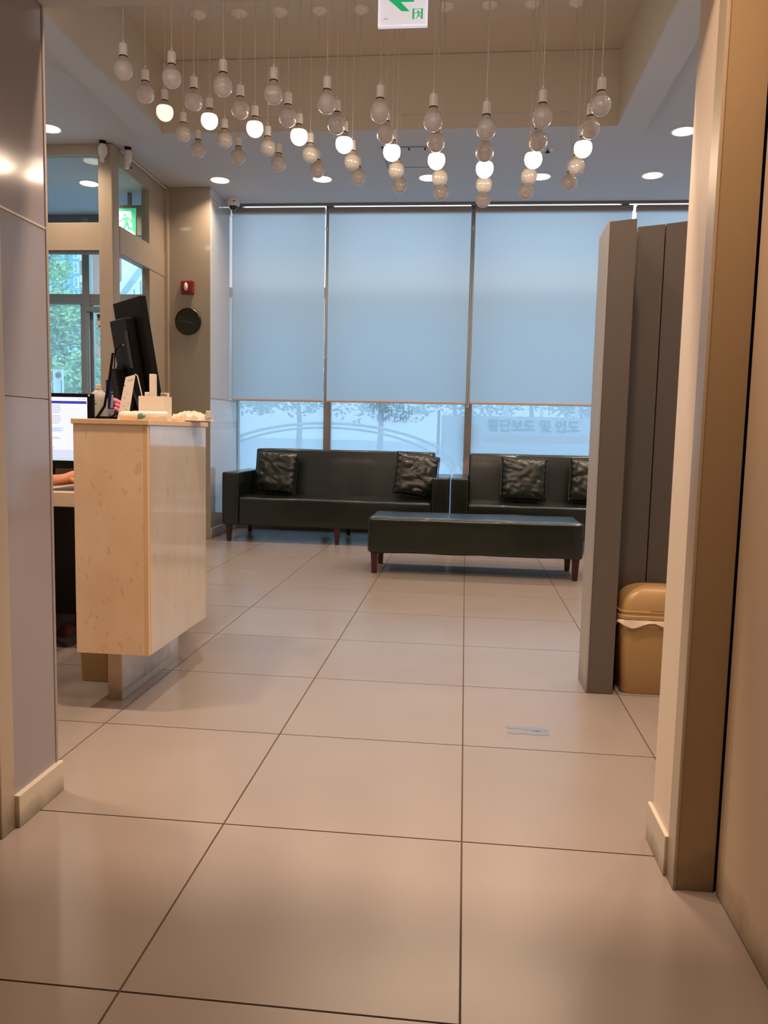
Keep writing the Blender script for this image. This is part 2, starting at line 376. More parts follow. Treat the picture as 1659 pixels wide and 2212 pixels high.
# window wall: mullions, transoms, panes
wl = struct('wall_back', bx(B(), -2.40, XR, 5.90, 6.06, 0, 0.10), FRAME2)
mxs = [-2.372, -1.414, -0.006, 1.402, 2.81]
for k in range(4):
    x0, x1 = mxs[k], mxs[k+1]
    wn = struct('window_%d' % (k+1), bx(B(), x0-0.034, x0+0.034, 5.92, 6.0, 0.10, 3.32), ALU)
    if k == 0: obj('jamb', bx(B(), x0+0.034, -2.285, 5.90, 5.985, 1.32, 3.30), ALU, wn)
    if k == 3: obj('mullion', bx(B(), x1-0.034, x1+0.034, 5.92, 6.0, 0.10, 3.32), ALU, wn)
    for za, zb in ((0.10, 0.15), (2.33, 2.42), (3.26, 3.32)):
        obj('transom', bx(B(), x0+0.034, x1-0.034, 5.93, 5.99, za, zb), ALU, wn)
    obj('pane', bx(B(), x0+0.034, x1-0.034, 5.955, 5.962, 0.15, 2.33), FILM, wn)
    obj('pane', bx(B(), x0+0.034, x1-0.034, 5.955, 5.962, 2.42, 3.26), TGLASS, wn)

# inner storefront: front plane y=4.05, side plane x=-2.74
st = struct('window_5', bx(B(), -2.860, -2.742, 4.02, 4.135, 0, 3.128, 0.012, 3), FRAME)
obj('header', bx(B(), XL, -2.861, 4.035, 4.10, 3.052, 3.128), FRAME, st)
obj('transom', bx(B(), XL, -2.861, 4.035, 4.10, 2.345, 2.552, 0.002, 1), FRAME, st)
obj('door_track', bx(B(), XL, -2.861, 4.045, 4.09, 2.325, 2.345), FRAME2, st)
obj('pane', bx(B(), XL, -2.861, 4.064, 4.070, 2.552, 3.052), GLASS, st)
obj('pane', bx(B(), XL, -2.861, 4.064, 4.070, 0.10, 2.325), GLASS, st)
obj('sill', bx(B(), XL, -2.861, 4.035, 4.10, 0, 0.10), FRAME2, st)
sd = struct('window_6', bx(B(), -2.815, -2.745, 4.715, 5.042, 0, 3.128, 0.004, 2), FRAME)
obj('header', bx(B(), -2.815, -2.745, 4.136, 4.715, 2.995, 3.128), FRAME, sd)
obj('transom', bx(B(), -2.815, -2.741, 4.136, 5.042, 2.345, 2.552, 0.002, 1), FRAME, sd)
obj('pane', bx(B(), -2.785, -2.779, 4.136, 4.715, 2.552, 2.995), GLASS, sd)
obj('pane', bx(B(), -2.785, -2.779, 4.136, 4.715, 0.10, 2.345), GLASS, sd)
obj('sill', bx(B(), -2.815, -2.745, 4.136, 4.715, 0, 0.10), FRAME2, sd)
# outer door frame of the vestibule
dr = struct('door_1', bx(B(), -3.955, -3.880, 5.91, 5.99, 0, 3.10), STEEL)
obj('header', bx(B(), XL, -2.745, 5.92, 5.99, 3.055, 3.30), FRAME2, dr)
obj('rail', bx(B(), XL, -2.745, 5.93, 5.98, 2.945, 2.965), STEEL, dr)
obj('rail', bx(B(), XL, -3.956, 5.915, 5.985, 2.245, 2.345), STEEL, dr)
obj('rail', bx(B(), -3.879, -2.745, 5.915, 5.985, 2.245, 2.345), STEEL, dr)
obj('stile', bx(B(), -3.988, -3.957, 5.93, 5.975, 0.05, 2.244), STEEL, dr)
obj('stile', bx(B(), -3.878, -3.852, 5.93, 5.975, 0.05, 2.244), STEEL, dr)
obj('stile', bx(B(), -3.0, -2.745, 5.93, 5.975, 0.05, 3.05), FRAME2, dr)
obj('kick_rail', bx(B(), XL, -2.745, 5.93, 5.975, 0.0, 0.12), STEEL, dr)
obj('pane', bx(B(), XL, -3.989, 5.95, 5.956, 0.12, 2.244), DGLASS, dr)
obj('pane', bx(B(), -3.851, -3.001, 5.95, 5.956, 0.12, 2.244), DGLASS, dr)
obj('pane', bx(B(), XL, -3.956, 5.95, 5.956, 2.346, 3.05), DGLASS, dr)
obj('pane', bx(B(), -3.879, -3.001, 5.95, 5.956, 2.346, 3.05), DGLASS, dr)
b = B(); tube(b, [(-3.885, 5.88, 1.0), (-3.885, 5.88, 2.15)], 0.017, 12); tube(b, [(-3.885, 5.88, 1.1), (-3.885, 5.93, 1.1)], 0.01); tube(b, [(-3.885, 5.88, 2.05), (-3.885, 5.93, 2.05)], 0.01)
obj('pull_handle', b, STEEL, dr, True)
b = B(); bx(b, -3.90, -3.66, 5.86, 5.93, 2.16, 2.215, 0.006); tube(b, [(-3.86, 5.87, 2.235), (-3.5, 5.82, 2.235)], 0.010)
obj('door_closer', b, STEEL, dr)

# ------------------------------------------------------------------ roller blinds
def blind(x0, x1, zb, label, chain=None):
    t = thing('roller_blind', label, 'blind', ((x0+x1)/2, 5.70, zb), 0, 'roller blinds along the window wall')
    obj('headrail', bx(B(), x0-0.002, x1+0.002, 5.665, 5.735, 3.066, 3.116, 0.004), ALU, t)
    g_ = B(); n = 14
    vs = [[g_.verts.new((x0+(x1-x0)*i/10, 5.700+0.0015*math.sin(i*1.3), zb+0.02+(3.07-zb-0.02)*j/n)) for i in range(11)] for j in range(n+1)]
    for j in range(n):
        for i in range(10): g_.faces.new((vs[j][i], vs[j][i+1], vs[j+1][i+1], vs[j+1][i]))
    obj('blind_cloth', g_, BLIND, t, True)
    obj('bottom_rail', bx(B(), x0, x1, 5.69, 5.71, zb, zb+0.022, 0.004), RAILB, t)
    if chain:
        cx, z0 = chain
        c_ = B(); z = 3.08
        while z > z0:
            for dx in (-0.009, 0.009):
                bmesh.ops.create_icosphere(c_, subdivisions=1, radius=0.0035, matrix=Matrix.Translation((cx+dx+0.002*math.sin(z*9), 5.668, z)))
            z -= 0.0105
        for k in range(7):
            a = PI*k/6; bmesh.ops.create_icosphere(c_, subdivisions=1, radius=0.0035, matrix=Matrix.Translation((cx+0.009*math.cos(a), 5.668, z0-0.009*math.sin(a))))
        obj('bead_chain', c_, PLASW, t, kind='stuff')
        obj('chain_clip', bx(B(), cx-0.008, cx+0.008, 5.660, 5.676, 2.90, 2.93, 0.002), PLASW, t)
blind(-2.318, -1.417, 1.288, 'narrow roller blind beside the glossy white wall, above the sofa left arm', (-1.398, 1.72))
blind(-1.381, -0.035, 1.290, 'wide roller blind between the two bead chains, over the left sofa', (-0.014, 1.275))
blind(0.004, 1.425, 1.295, 'wide roller blind over the right sofa, cut off by the grey partition')
blind(1.462, 2.80, 1.295, 'roller blind glimpsed above the dark partition panels')

# ------------------------------------------------------------------ hanging bulbs
PX = {  # globe centre z, x for each cord comes from the grid measured in the photograph
}
COLS_PX = [
 [(266.5,151),(314,203),(356,243),(396,289),(428,324)],
 [(371,169),(418.5,219),(452.5,261),(485.5,303),(515,339)],
 [(482,187),(519,237),(550.5,278),(578,319),(602,354)],
 [(591,204),(622,254),(646,295),(670,334),(685.5,368)],
 [(706,224),(727,270),(743.5,312),(760.5,350),(773.5,383)],
 [(820.8,243),(833.4,290),(846.4,329),(856,368),(862.9,400.5)],
 [(935.4,262),(941.9,308),(942.8,347),(950,384.5),(952.7,415.4)],
 [(1049.9,279),(1046.9,329),(1047,365),(1045.4,399),(1043.6,431.6)],
 [(1171,254),(1162,306),(1152,345),(1142.5,381),(1136.2,413.2)],
 [(1297.5,228),(1274.6,279),(1259.5,321),(1245.4,360),(1230.4,394.3)]]
ROWY = [1.985, 2.285, 2.570, 2.855, 3.145]
def at_y(px, py, Y):
    d = Fw + Rt*((px-829.5)/FPX) - Up*((py-1106)/FPX)
    return CAM + d*((Y-CAM.y)/d.y)
def arc(r, a0, a1, n, cz=0): return [(r*math.sin(math.radians(a0+(a1-a0)*i/n)), cz-r*math.cos(math.radians(a0+(a1-a0)*i/n))) for i in range(n+1)]
dome_prof = arc(0.0465, 0, 86, 12)+[(0.0464, 0.006), (0.0452, 0.016), (0.0428, 0.0235), (0.0392, 0.0288)]
neck_prof = [(0.0390, 0.0290), (0.0325, 0.0350), (0.0255, 0.0420), (0.0210, 0.0485), (0.0185, 0.0545), (0.0178, 0.0590)]
def shared(name, prof, m, seg=24):
    bm = lathe(B(), prof, seg); me = bpy.data.meshes.new(name); bm.to_mesh(me); bm.free(); me.materials.append(m)
    for p in me.polygons: p.use_smooth = True
    me.set_sharp_from_angle(angle=math.radians(40)); return me
ME = {'diffuser': shared('diffuser', dome_prof, DIFFU), 'diffuser_lit': shared('diffuser_lit', dome_prof, BULBL), 'diffuser_dim': shared('diffuser_dim', dome_prof, BULBD), 'diffuser_mid': shared('diffuser_mid', dome_prof, BULBM),
      'neck': shared('neck', neck_prof, NECKM, 20),
      'seal_ring': shared('seal_ring', [(0.0172, 0.0585), (0.0200, 0.0595), (0.0200, 0.0632), (0.0172, 0.0640)], BLACKP, 18),
      'socket': shared('socket', [(0.0190, 0.0632), (0.0200, 0.0645), (0.0200, 0.1170), (0.0120, 0.1260), (0.0050, 0.1280), (0.0042, 0.1390)], PLASW, 18)}
rb = lathe(B(), [(0.052, 0.0), (0.052, -0.006), (0.046, -0.014), (0.030, -0.024), (0.012, -0.030), (0.007, -0.040), (0.0, -0.040)], 20)
for k in range(3):
    a = k*2*PI/3+0.5; lathe(rb, [(0.004, -0.012), (0.004, -0.026), (0.0, -0.028)], 8, 0.033*math.cos(a), 0.033*math.sin(a))
ME['ceiling_rose'] = bpy.data.meshes.new('ceiling_rose'); rb.to_mesh(ME['ceiling_rose']); rb.free(); ME['ceiling_rose'].materials.append(PLASW)
ORD = ['first', 'second', 'third', 'fourth', 'fifth', 'sixth', 'seventh', 'eighth', 'ninth', 'tenth']
ROWN = ['nearest row', 'second nearest row', 'middle row', 'fourth row', 'farthest row']
for ci, col in enumerate(COLS_PX):
    for ri, (px, py) in enumerate(col):
        p = at_y(px, py, ROWY[ri]); lit = ri == 2
        word = 'glowing' if lit else 'unlit'
        if lit and ci == 0: word = 'dimly glowing'
        t = thing('hanging_bulb', '%s globe bulb on a cord, %s from left in the %s' % (word, ORD[ci], ROWN[ri]), 'light bulb', p, 0, 'globe bulbs of the hanging light cluster')
        for nm in ('diffuser', 'neck', 'seal_ring', 'socket', 'ceiling_rose'):
            key = nm
            if nm == 'diffuser' and lit: key = 'diffuser_dim' if ci == 0 else 'diffuser_mid' if ci in (1, 2) else 'diffuser_lit'
            o = bpy.data.objects.new(nm, ME[key]); C.objects.link(o); o.parent = t
            if nm == 'ceiling_rose': o.location = (0, 0, ZR-p.z)
        cb = tube(B(), [(0, 0, 0.134), (0, 0, ZR-p.z-0.036)], 0.0026, 8); obj('cord', cb, CORD, t, True, local=True)
        if lit:
            ld = bpy.data.lights.new('bulb_light', 'AREA'); ld.shape = 'DISK'; ld.size = 0.08; ld.energy = W_BULB*(0.04, 0.08, 0.2, 0.45, 0.9, 1.2, 1.4, 1.5, 1.6, 1.6)[ci]/4.0; ld.color = WARM
            lo = bpy.data.objects.new('bulb_light', ld); C.objects.link(lo); lo.parent = t; lo.location = (0, 0, -0.052)

# ------------------------------------------------------------------ recessed downlights
def downlight(x, y, label, z=ZC, e=None, r=0.078):
    t = thing('recessed_downlight', label, 'downlight', (x, y, z), 0, 'recessed round downlights')
    rg = lathe(B(), [(r-0.004, 0.0), (r-0.002, -0.004), (r+0.012, -0.006), (r+0.016, 0.0)], 32)
    obj('trim_ring', rg, PLASW, t, True, local=True)
    obj('lens', lathe(B(), [(0, -0.0055), (r-0.002, -0.0055), (r-0.002, 0.0), (0, 0.0)], 32), LENS, t, local=True)
    ld = bpy.data.lights.new('downlight_source', 'AREA'); ld.shape = 'DISK'; ld.size = 2*r*0.9; ld.energy = W_DOWN if e is None else e; ld.color = WARM if z > 3 else CORR; ld.spread = math.radians(130)
    lo = bpy.data.objects.new('downlight_source', ld); C.objects.link(lo); lo.parent = t; lo.location = (0, 0, -0.009)
bl = 'round recessed downlight in the ceiling, '
for k, (x, nm) in enumerate(((-2.19, 'just left of the camera dome, first along the window'), (-1.30, 'second from left along the window'), (-0.40, 'third along the window, beside hanging bulbs'), (0.52, 'fourth along the window, behind the bulbs'), (1.415, 'rightmost along the window, above partition'), (2.31, 'far right along the window, out of view'))):
    downlight(x, 4.90, bl+nm)
for k, y in enumerate((3.98, 3.08, 2.18, 1.28)): downlight(1.415, y, bl+('right of the bulbs, beside the light column', 'right side, second behind the column', 'right side, third behind the column', 'right side, nearest the partition')[k])
for k, y in enumerate((3.73, 2.85, 1.97, 1.1)): downlight(-3.08, y, bl+('left edge beside the near glossy pillar', 'left side, second behind the pillar', 'left side, third behind the pillar', 'left side, above the desk chair')[k])
downlight(-3.39, 4.95, bl+'inside the glass vestibule', e=W_DOWN*2.5)
for x, nm in ((-1.75, 'over the reception desk'), (-0.62, 'just inside the portal'), (0.30, 'inside the portal by the column')): downlight(x, 0.34, bl+nm, e=W_DOWN*2.3)
downlight(0.10, -0.50, 'round recessed downlight in the low corridor ceiling overhead', 2.40, W_CORR)
downlight(-0.45, -2.6, 'round recessed downlight in the low corridor ceiling, farther back', 2.40, W_CORR*0.08)

# ------------------------------------------------------------------ ceiling fittings
t = thing('ceiling_air_unit', 'flush white ceiling panel with a bluish slot at its left end', 'air conditioner', (-0.5, 4.4, ZC))
b = B(); x0, x1, y0, y1 = -0.72, -0.27, 4.19, 4.64
bx(b, x0, x1, y0, y0+0.012, ZC-0.006, ZC); bx(b, x0, x1, y1-0.012, y1, ZC-0.006, ZC); bx(b, x1-0.012, x1, y0, y1, ZC-0.006, ZC); bx(b, x0, x0+0.012, y0, y1, ZC-0.006, ZC)
obj('frame', b, mat('air_unit_frame', (150, 152, 156), 0.5), t); obj('cover_panel', bx(B(), x0+0.075, x1-0.016, y0+0.016, y1-0.016, ZC-0.004, ZC), CEIL, t)
obj('louver', bx(B(), x0+0.016, x0+0.035, y0+0.016, y1-0.016, ZC-0.010, ZC, 0.002), STEEL, t); obj('louver', bx(B(), x0+0.042, x0+0.062, y0+0.016, y1-0.016, ZC-0.010, ZC, 0.002), STEEL, t)
b = B(); bx(b, -0.52, -0.51, y0+0.02, y0+0.05, ZC-0.012, ZC); bx(b, -0.40, -0.39, y0+0.02, y0+0.05, ZC-0.012, ZC); obj('latch', b, BLACKS, t)
t = thing('sprinkler_head', 'small flush sprinkler with dark centre on the ceiling between bulb columns', 'sprinkler', (0.515, 4.295, ZC))
obj('escutcheon', lathe(B(), [(0.045, 0), (0.043, -0.004), (0.02, -0.006), (0, -0.006)], 24), PLASW, t, local=True)
obj('deflector', lathe(B(), [(0.006, -0.006), (0.006, -0.016), (0.020, -0.018), (0.020, -0.021), (0, -0.021)], 16), BLACKS, t, local=True)
# dome camera in the corner
t = thing('dome_camera', 'white security dome camera on the ceiling by the window corner', 'camera', (-2.243, 5.47, ZC))
obj('housing', lathe(B(), [(0.062, 0), (0.062, -0.012), (0.055, -0.050), (0.048, -0.058), (0.036, -0.058)], 32), PLASW, t, True, local=True)
obj('dome', lathe(B(), [(0.040, -0.056), (0.039, -0.068), (0.030, -0.084), (0.016, -0.094), (0, -0.097)], 28), mat('smoked_dome', (10, 10, 12), 0.08, coat=0.6), t, True, local=True)
obj('vent_slot', bx(B(), 0.012, 0.034, -0.062, -0.056, -0.028, -0.022), BLACKP, t, local=True)
# two white swivel sensors by the storefront post
def sensor(x, y, label, rz):
    t = thing('ceiling_sensor', label, 'sensor', (x, y, ZC), rz)
    obj('mount', lathe(B(), [(0.026, 0), (0.026, -0.010), (0.014, -0.018), (0.010, -0.03), (0, -0.03)], 20), BLACKS, t, True, local=True)
    b = B(); lathe(b, [(0, -0.020), (0.022, -0.022), (0.034, -0.045), (0.036, -0.075), (0.028, -0.105), (0.014, -0.122), (0, -0.124)], 22, sy=0.8)
    obj('housing', b, PLASW, t, True, local=True)
    b = B(); bx(b, -0.014, 0.014, -0.030, 0.004, -0.158, -0.108, 0.005); obj('bracket', b, PLASW, t, local=True)
    b = B(); lathe(b, [(0, -0.036), (0.006, -0.036), (0.006, -0.028), (0, -0.028)], 10, mtx=Matrix.Translation((0, -0.002, -0.142)) @ Matrix.Rotation(PI/2, 4, 'X')); obj('lens', b, BLACKP, t, local=True)
sensor(-2.80, 3.985, 'white swivel sensor hanging above the cream storefront post, left of two', 0.2)
sensor(-2.665, 4.125, 'white swivel sensor hanging from the ceiling, right of two by the post', -0.5)
b = tube(B(), [(-2.735, 4.15, 3.117), (-2.735, 4.6, 3.118), (-2.732, 5.04, 3.112)], 0.008, 8)
tag(obj('cable_conduit', b, PLASW, smooth=True), 'thin white cable conduit along the ceiling edge above side glass', 'conduit')

# hanging evacuation sign
def man(bm_pts, t, m, name, mtx, thick=0.001):
    return None
def runner(parent, m, ox, oz, s, y, name='running_figure', flip=1, ax='x'):
    b = B()
    def seg(p, q, r0, r1):
        p, q = Vector(p), Vector(q); d = (q-p).normalized(); n = Vector((-d.y, d.x))
        pts = [p+n*r0, q+n*r1, q+d*r1*0.5, q-n*r1, p-n*r0, p-d*r0*0.3]
        prism(b, [(ox+flip*a.x*s, oz+a.y*s) for a in pts], y-0.0006, y+0.0004, 'y')
    pts = [(ox+flip*(0.43+0.07*math.cos(a*PI/8))*s, oz+(0.84+0.07*math.sin(a*PI/8))*s) for a in range(16)]
    prism(b, pts, y-0.0006, y+0.0004, 'y')
    seg((0.46, 0.72), (0.54, 0.45), 0.085, 0.075)
    seg((0.42, 0.72), (0.22, 0.58), 0.04, 0.035); seg((0.22, 0.58), (0.08, 0.62), 0.035, 0.03)
    seg((0.52, 0.73), (0.70, 0.66), 0.04, 0.035); seg((0.70, 0.66), (0.78, 0.50), 0.035, 0.028)
    seg((0.50, 0.46), (0.40, 0.26), 0.06, 0.05); seg((0.40, 0.26), (0.26, 0.02), 0.05, 0.035)
    seg((0.56, 0.46), (0.62, 0.24), 0.06, 0.045); seg((0.62, 0.24), (0.90, 0.22), 0.045, 0.03)
    return obj(name, b, m, parent)
sx0, sx1, sz0, sz1 = -0.444, -0.240, 2.694, 2.90
t = thing('evacuation_sign', 'white hanging sign with green left arrow above the bulbs', 'sign', ((sx0+sx1)/2, 1.62, ZR))
obj('panel', bx(B(), sx0, sx1, 1.602, 1.614, sz0+0.003, sz1, 0.001, 1), SIGNW, t)
b = B(); bx(b, sx0-0.002, sx1+0.002, 1.598, 1.618, sz0, sz0+0.005); bx(b, sx0-0.002, sx0+0.002, 1.598, 1.618, sz0+0.005, sz1); bx(b, sx1-0.002, sx1+0.002, 1.598, 1.618, sz0+0.005, sz1)
obj('frame', b, mat('clear_frame', (240, 240, 250), 0.1, emit=(0.8, 0.8, 1), emit_s=0.35), t)
prism_pts = [(-0.428, 2.826), (-0.402, 2.852), (-0.344, 2.899), (-0.308, 2.899), (-0.352, 2.852), (-0.296, 2.852), (-0.296, 2.790), (-0.351, 2.790), (-0.314, 2.753), (-0.347, 2.754), (-0.402, 2.800)]
obj('arrow', prism(B(), prism_pts, 1.6010, 1.6025, 'y'), GREEN, t)
b = B(); bx(b, -0.3015, -0.2935, 1.6010, 1.6025, 2.7215, 2.763); bx(b, -0.2655, -0.258, 1.6010, 1.6025, 2.7215, 2.763); bx(b, -0.2935, -0.2655, 1.6010, 1.6025, 2.7615, 2.763)
obj('door_emblem', b, GREEN, t); runner(t, GREEN, -0.295, 2.7225, 0.038, 1.6016, flip=1)
obj('small_print', bx(B(), -0.423, -0.405, 1.6012, 1.6022, 2.7245, 2.7265), INK, t)
for x in (sx0+0.03, sx1-0.03): obj('hanging_rod', tube(B(), [(x, 1.608, sz1), (x, 1.608, ZR)], 0.003, 8), STEEL, t)
# exit box inside the vestibule
t = thing('exit_sign', 'green and white running man exit box behind the side glass', 'sign', (-3.14, 5.24, 3.0))
obj('box', bx(B(), -3.275, -3.020, 5.205, 5.26, 2.745, 3.015, 0.004), FRAME2, t)
obj('face', bx(B(), -3.262, -3.075, 5.200, 5.206, 2.752, 2.985), SIGNW2, t)
b = B(); bx(b, -3.262, -3.075, 5.197, 5.2005, 2.962, 2.985); prism(b, [(-3.118, 2.962), (-3.075, 2.962), (-3.075, 2.752), (-3.105, 2.79)], 5.197, 5.2005, 'y'); obj('green_border', b, GREEN2, t)
runner(t, GREEN2, -3.262, 2.760, 0.195, 5.1985)
obj('hanger', bx(B(), -3.16, -3.13, 5.22, 5.25, 3.015, ZC), FRAME2, t)

# clock, fire alarm
t = thing('wall_clock', 'round dark green wall clock with faint numerals on the greige pillar', 'clock', (-2.538, 5.083, 1.960))
def ylathe(prof, seg=40): return lathe(B(), prof, seg, mtx=Matrix.Rotation(PI/2, 4, 'X'))
obj('case', ylathe([(0.118, 0.0), (0.1185, 0.022), (0.114, 0.027), (0.111, 0.026), (0.111, 0.0)]), mat('clock_rim', (14, 15, 8), 0.35), t, True, local=True)
obj('face', ylathe([(0, 0.018), (0.112, 0.018), (0.112, 0.010), (0, 0.010)]), CLOCKF, t, local=True)
for k in range(12):
    a = PI/2-(k+1)*PI/6; text_obj('numeral', str(k+1), 0.019, CLOCKM, (-2.538+0.094*math.cos(a), 5.083-0.019, 1.960+0.094*math.sin(a)), t)
def hand(name, ang, L, w_, y):
    b = B(); d = Vector((math.sin(ang), math.cos(ang))); n = Vector((-d.y, d.x))
    prism(b, [tuple(-d*0.006+n*w_), tuple(d*L+n*w_*0.7), tuple(d*L-n*w_*0.7), tuple(-d*0.006-n*w_)], y-0.001, y, 'y'); obj(name, b, CLOCKM, t, local=True)
hand('minute_hand', math.radians(270), 0.080, 0.0018, -0.0205); hand('hour_hand', math.radians(113), 0.050, 0.0026, -0.0190)
t = thing('fire_alarm', 'square red fire alarm with a white pill-shaped lamp above the clock', 'alarm', (-2.540, 5.083, 2.258))
obj('base', bx(B(), -2.599, -2.481, 5.052, 5.083, 2.198, 2.318, 0.010, 3), RED, t, True)
obj('rim', bx(B(), -2.586, -2.494, 5.045, 5.053, 2.211, 2.305, 0.003), RED, t)
b = B(); lathe(b, [(0, 0.016), (0.008, 0.015), (0.015, 0.010), (0.0185, 0.0), (0, 0)], 20, sy=2.0, mtx=Matrix.Translation((-2.549, 5.046, 2.262)) @ Matrix.Rotation(PI/2, 4, 'X')); obj('strobe_lamp', b, PLASW, t, True)

# ------------------------------------------------------------------ sofas, bench, cushions
def soft_box(x0, x1, y0, y1, z0, z1, r=0.022, seed=0, amp=0.004, cuts=8):
    """upholstered block: rounded edges, slightly uneven faces"""
    t = bmesh.new()
    bmesh.ops.create_cube(t, size=1.0, matrix=Matrix.Translation(((x0+x1)/2, (y0+y1)/2, (z0+z1)/2)) @ Matrix.Diagonal((x1-x0, y1-y0, z1-z0, 1)))
    L = [e for e in t.edges if abs((e.verts[0].co-e.verts[1].co).x) > (x1-x0)*0.9]
    nx = max(2, int((x1-x0)/0.09)); bmesh.ops.subdivide_edges(t, edges=L, cuts=nx, use_grid_fill=True)
    L = [e for e in t.edges if abs((e.verts[0].co-e.verts[1].co).z) > (z1-z0)*0.9]
    bmesh.ops.subdivide_edges(t, edges=L, cuts=3, use_grid_fill=True)
    L = [e for e in t.edges if abs((e.verts[0].co-e.verts[1].co).y) > (y1-y0)*0.9]
    bmesh.ops.subdivide_edges(t, edges=L, cuts=3, use_grid_fill=True)
    sharp = [e for e in t.edges if len(e.link_faces) == 2 and e.calc_face_angle(0) > 1.0]
    bmesh.ops.bevel(t, geom=sharp, offset=r, segments=4, affect='EDGES', profile=0.5)
    for v in t.verts:
        n = noise.noise(Vector((v.co.x*4+seed, v.co.y*4, v.co.z*6)))*amp + noise.noise(Vector((v.co.x*14+seed, v.co.y*11, v.co.z*14+5)))*amp*0.35
        v.co += v.normal*n
    return t
def leg_bm(x, y, h, dx, dy, top=0.026, bot=0.016):
    b = B(); v0 = [b.verts.new((x+sx*top, y+sy*top, h)) for sx, sy in ((-1, -1), (1, -1), (1, 1), (-1, 1))]
    v1 = [b.verts.new((x+dx+sx*bot, y+dy+sy*bot, 0)) for sx, sy in ((-1, -1), (1, -1), (1, 1), (-1, 1))]
    fs = [b.faces.new(v0), b.faces.new(v1[::-1])]
    for i in range(4): fs.append(b.faces.new((v0[i], v1[i], v1[(i+1) % 4], v0[(i+1) % 4])))
    bmesh.ops.recalc_face_normals(b, faces=fs); return b
YF = 4.935
def sofa(x0, x1, label):
    t = thing('sofa', label, 'sofa', ((x0+x1)/2, YF+0.4, 0), 0, 'dark green leather sofas under the window')
    for a, bb in ((x0, x0+0.150), (x1-0.150, x1)):
        obj('armrest', soft_box(a, bb, YF, YF+0.78, 0.150, 0.625, 0.016, a), LEATH, t, True)
    obj('seat_base', soft_box(x0+0.151, x1-0.151, YF+0.012, YF+0.66, 0.150, 0.262, 0.008, 3, 0.003), LEATH, t, True)
    obj('seat', soft_box(x0+0.152, x1-0.152, YF+0.004, YF+0.66, 0.155, 0.402, 0.020, x0, 0.006), LEATH, t, True)
    bk = soft_box(x0+0.150, x1-0.150, 0, 0.17, 0.20, 0.832, 0.020, x0+9, 0.005)
    for v in bk.verts: v.co.y += YF+0.50+(v.co.z-0.2)*0.16
    obj('backrest', bk, LEATH, t, True)
    for x in (x0+0.055, (x0+x1)/2+0.03, x1-0.055):
        for y, dy in ((YF+0.045, 0.0), (YF+0.73, 0.01)): obj('leg', leg_bm(x, y, 0.152, 0, dy), WOODL, t)
sofa(-2.180, -0.152, 'long dark green leather sofa on the left, under the window')
sofa(-0.136, 1.892, 'dark green leather sofa on the right, partly behind the grey partition')
bx0, bx1, by0, by1 = -0.690, 0.812, 3.605, 4.115
t = thing('bench', 'low backless dark green leather bench in front of the sofas', 'bench', ((bx0+bx1)/2, (by0+by1)/2, 0))
obj('seat', soft_box(bx0, bx1, by0, by1, 0.152, 0.405, 0.024, 31, 0.006), LEATH, t, True)
for x in (bx0+0.045, bx1-0.045):
    for y in (by0+0.045, by1-0.045): obj('leg', leg_bm(x, y, 0.156, 0, 0, 0.025, 0.017), WOODL, t)
def cushion(cx, cy, cz, w_, h, rz, tilt, roll, seed, label):
    t = thing('cushion', label, 'cushion', (cx, cy, cz), 0, 'square dark leather cushions on the sofas')
    b = B(); n = 44; sides = []
    for s in (1, -1):
        g = []
        for j in range(n+1):
            row = []
            for i in range(n+1):
                u, v = i/n*2-1, j/n*2-1
                pin = 1-0.05*(1-abs(v)**3)*abs(u)**6; pin2 = 1-0.05*(1-abs(u)**3)*abs(v)**6
                x, z = u*w_/2*pin, v*h/2*pin2
                th = 0.062*max(0, (1-u**4)*(1-v**4))**0.42
                wr = (abs(noise.noise(Vector((x*8+seed, z*13, s*3.0))))-0.2)*0.017 + noise.noise(Vector((x*17+seed, z*26+x*6, s)))*0.004
                e = min(1, (1-abs(u))*5+0.15)*min(1, (1-abs(v))*5+0.15)
                edge = max(abs(u), abs(v))
                ripple = 0.005*math.sin((v if abs(u) > abs(v) else u)*21+seed)*max(0, (edge-0.75)*4)
                y = -s*(th+(wr*e if abs(u) < 1 and abs(v) < 1 else 0)) + ripple
                if edge >= 1: y = ripple
                row.append(b.verts.new((x, y, z)))
            g.append(row)
        for j in range(n):
            for i in range(n):
                q = (g[j][i], g[j][i+1], g[j+1][i+1], g[j+1][i]); b.faces.new(q if s == 1 else q[::-1])
    bmesh.ops.remove_doubles(b, verts=b.verts[:], dist=0.0004)
    m4 = Matrix.Rotation(rz, 4, 'Z') @ Matrix.Rotation(tilt, 4, 'X') @ Matrix.Rotation(roll, 4, 'Y')
    bmesh.ops.transform(b, matrix=m4, verts=b.verts[:])
    obj('cover', b, LEATHB, t, True, local=True)
    s_ = B(); pts = []
    for k in range(0, 4*12+1):
        q, f = divmod(k, 12); f = f/12*2-1
        u, v = ((f, -1), (1, f), (-f, 1), (-1, -f), (-1, -1))[min(q, 4)]
        if q == 4: u, v = -1, -1
        pts.append(m4 @ Vector((u*w_/2*0.998, 0.005*math.sin((v if abs(u) > abs(v) else u)*21+seed), v*h/2*0.998)))
    tube(s_, pts, 0.0035, 6); obj('piping', s_, LEATHB, t, True, local=True)
cushion(-1.785, 5.340, 0.612, 0.400, 0.395, -0.08, -0.24, 0.03, 1.0, 'square wrinkled leather cushion at the left end of the left sofa')
cushion(-0.462, 5.300, 0.622, 0.400, 0.400, 0.22, -0.26, 0.14, 5.3, 'tilted wrinkled leather cushion at the right end of the left sofa')
cushion(0.515, 5.335, 0.612, 0.410, 0.395, 0.05, -0.24, 0.03, 9.1, 'square leather cushion in the middle of the right sofa')
cushion(1.130, 5.335, 0.610, 0.410, 0.395, 0.0, -0.24, 0.05, 12.7, 'leather cushion half hidden by the partition on the right sofa')

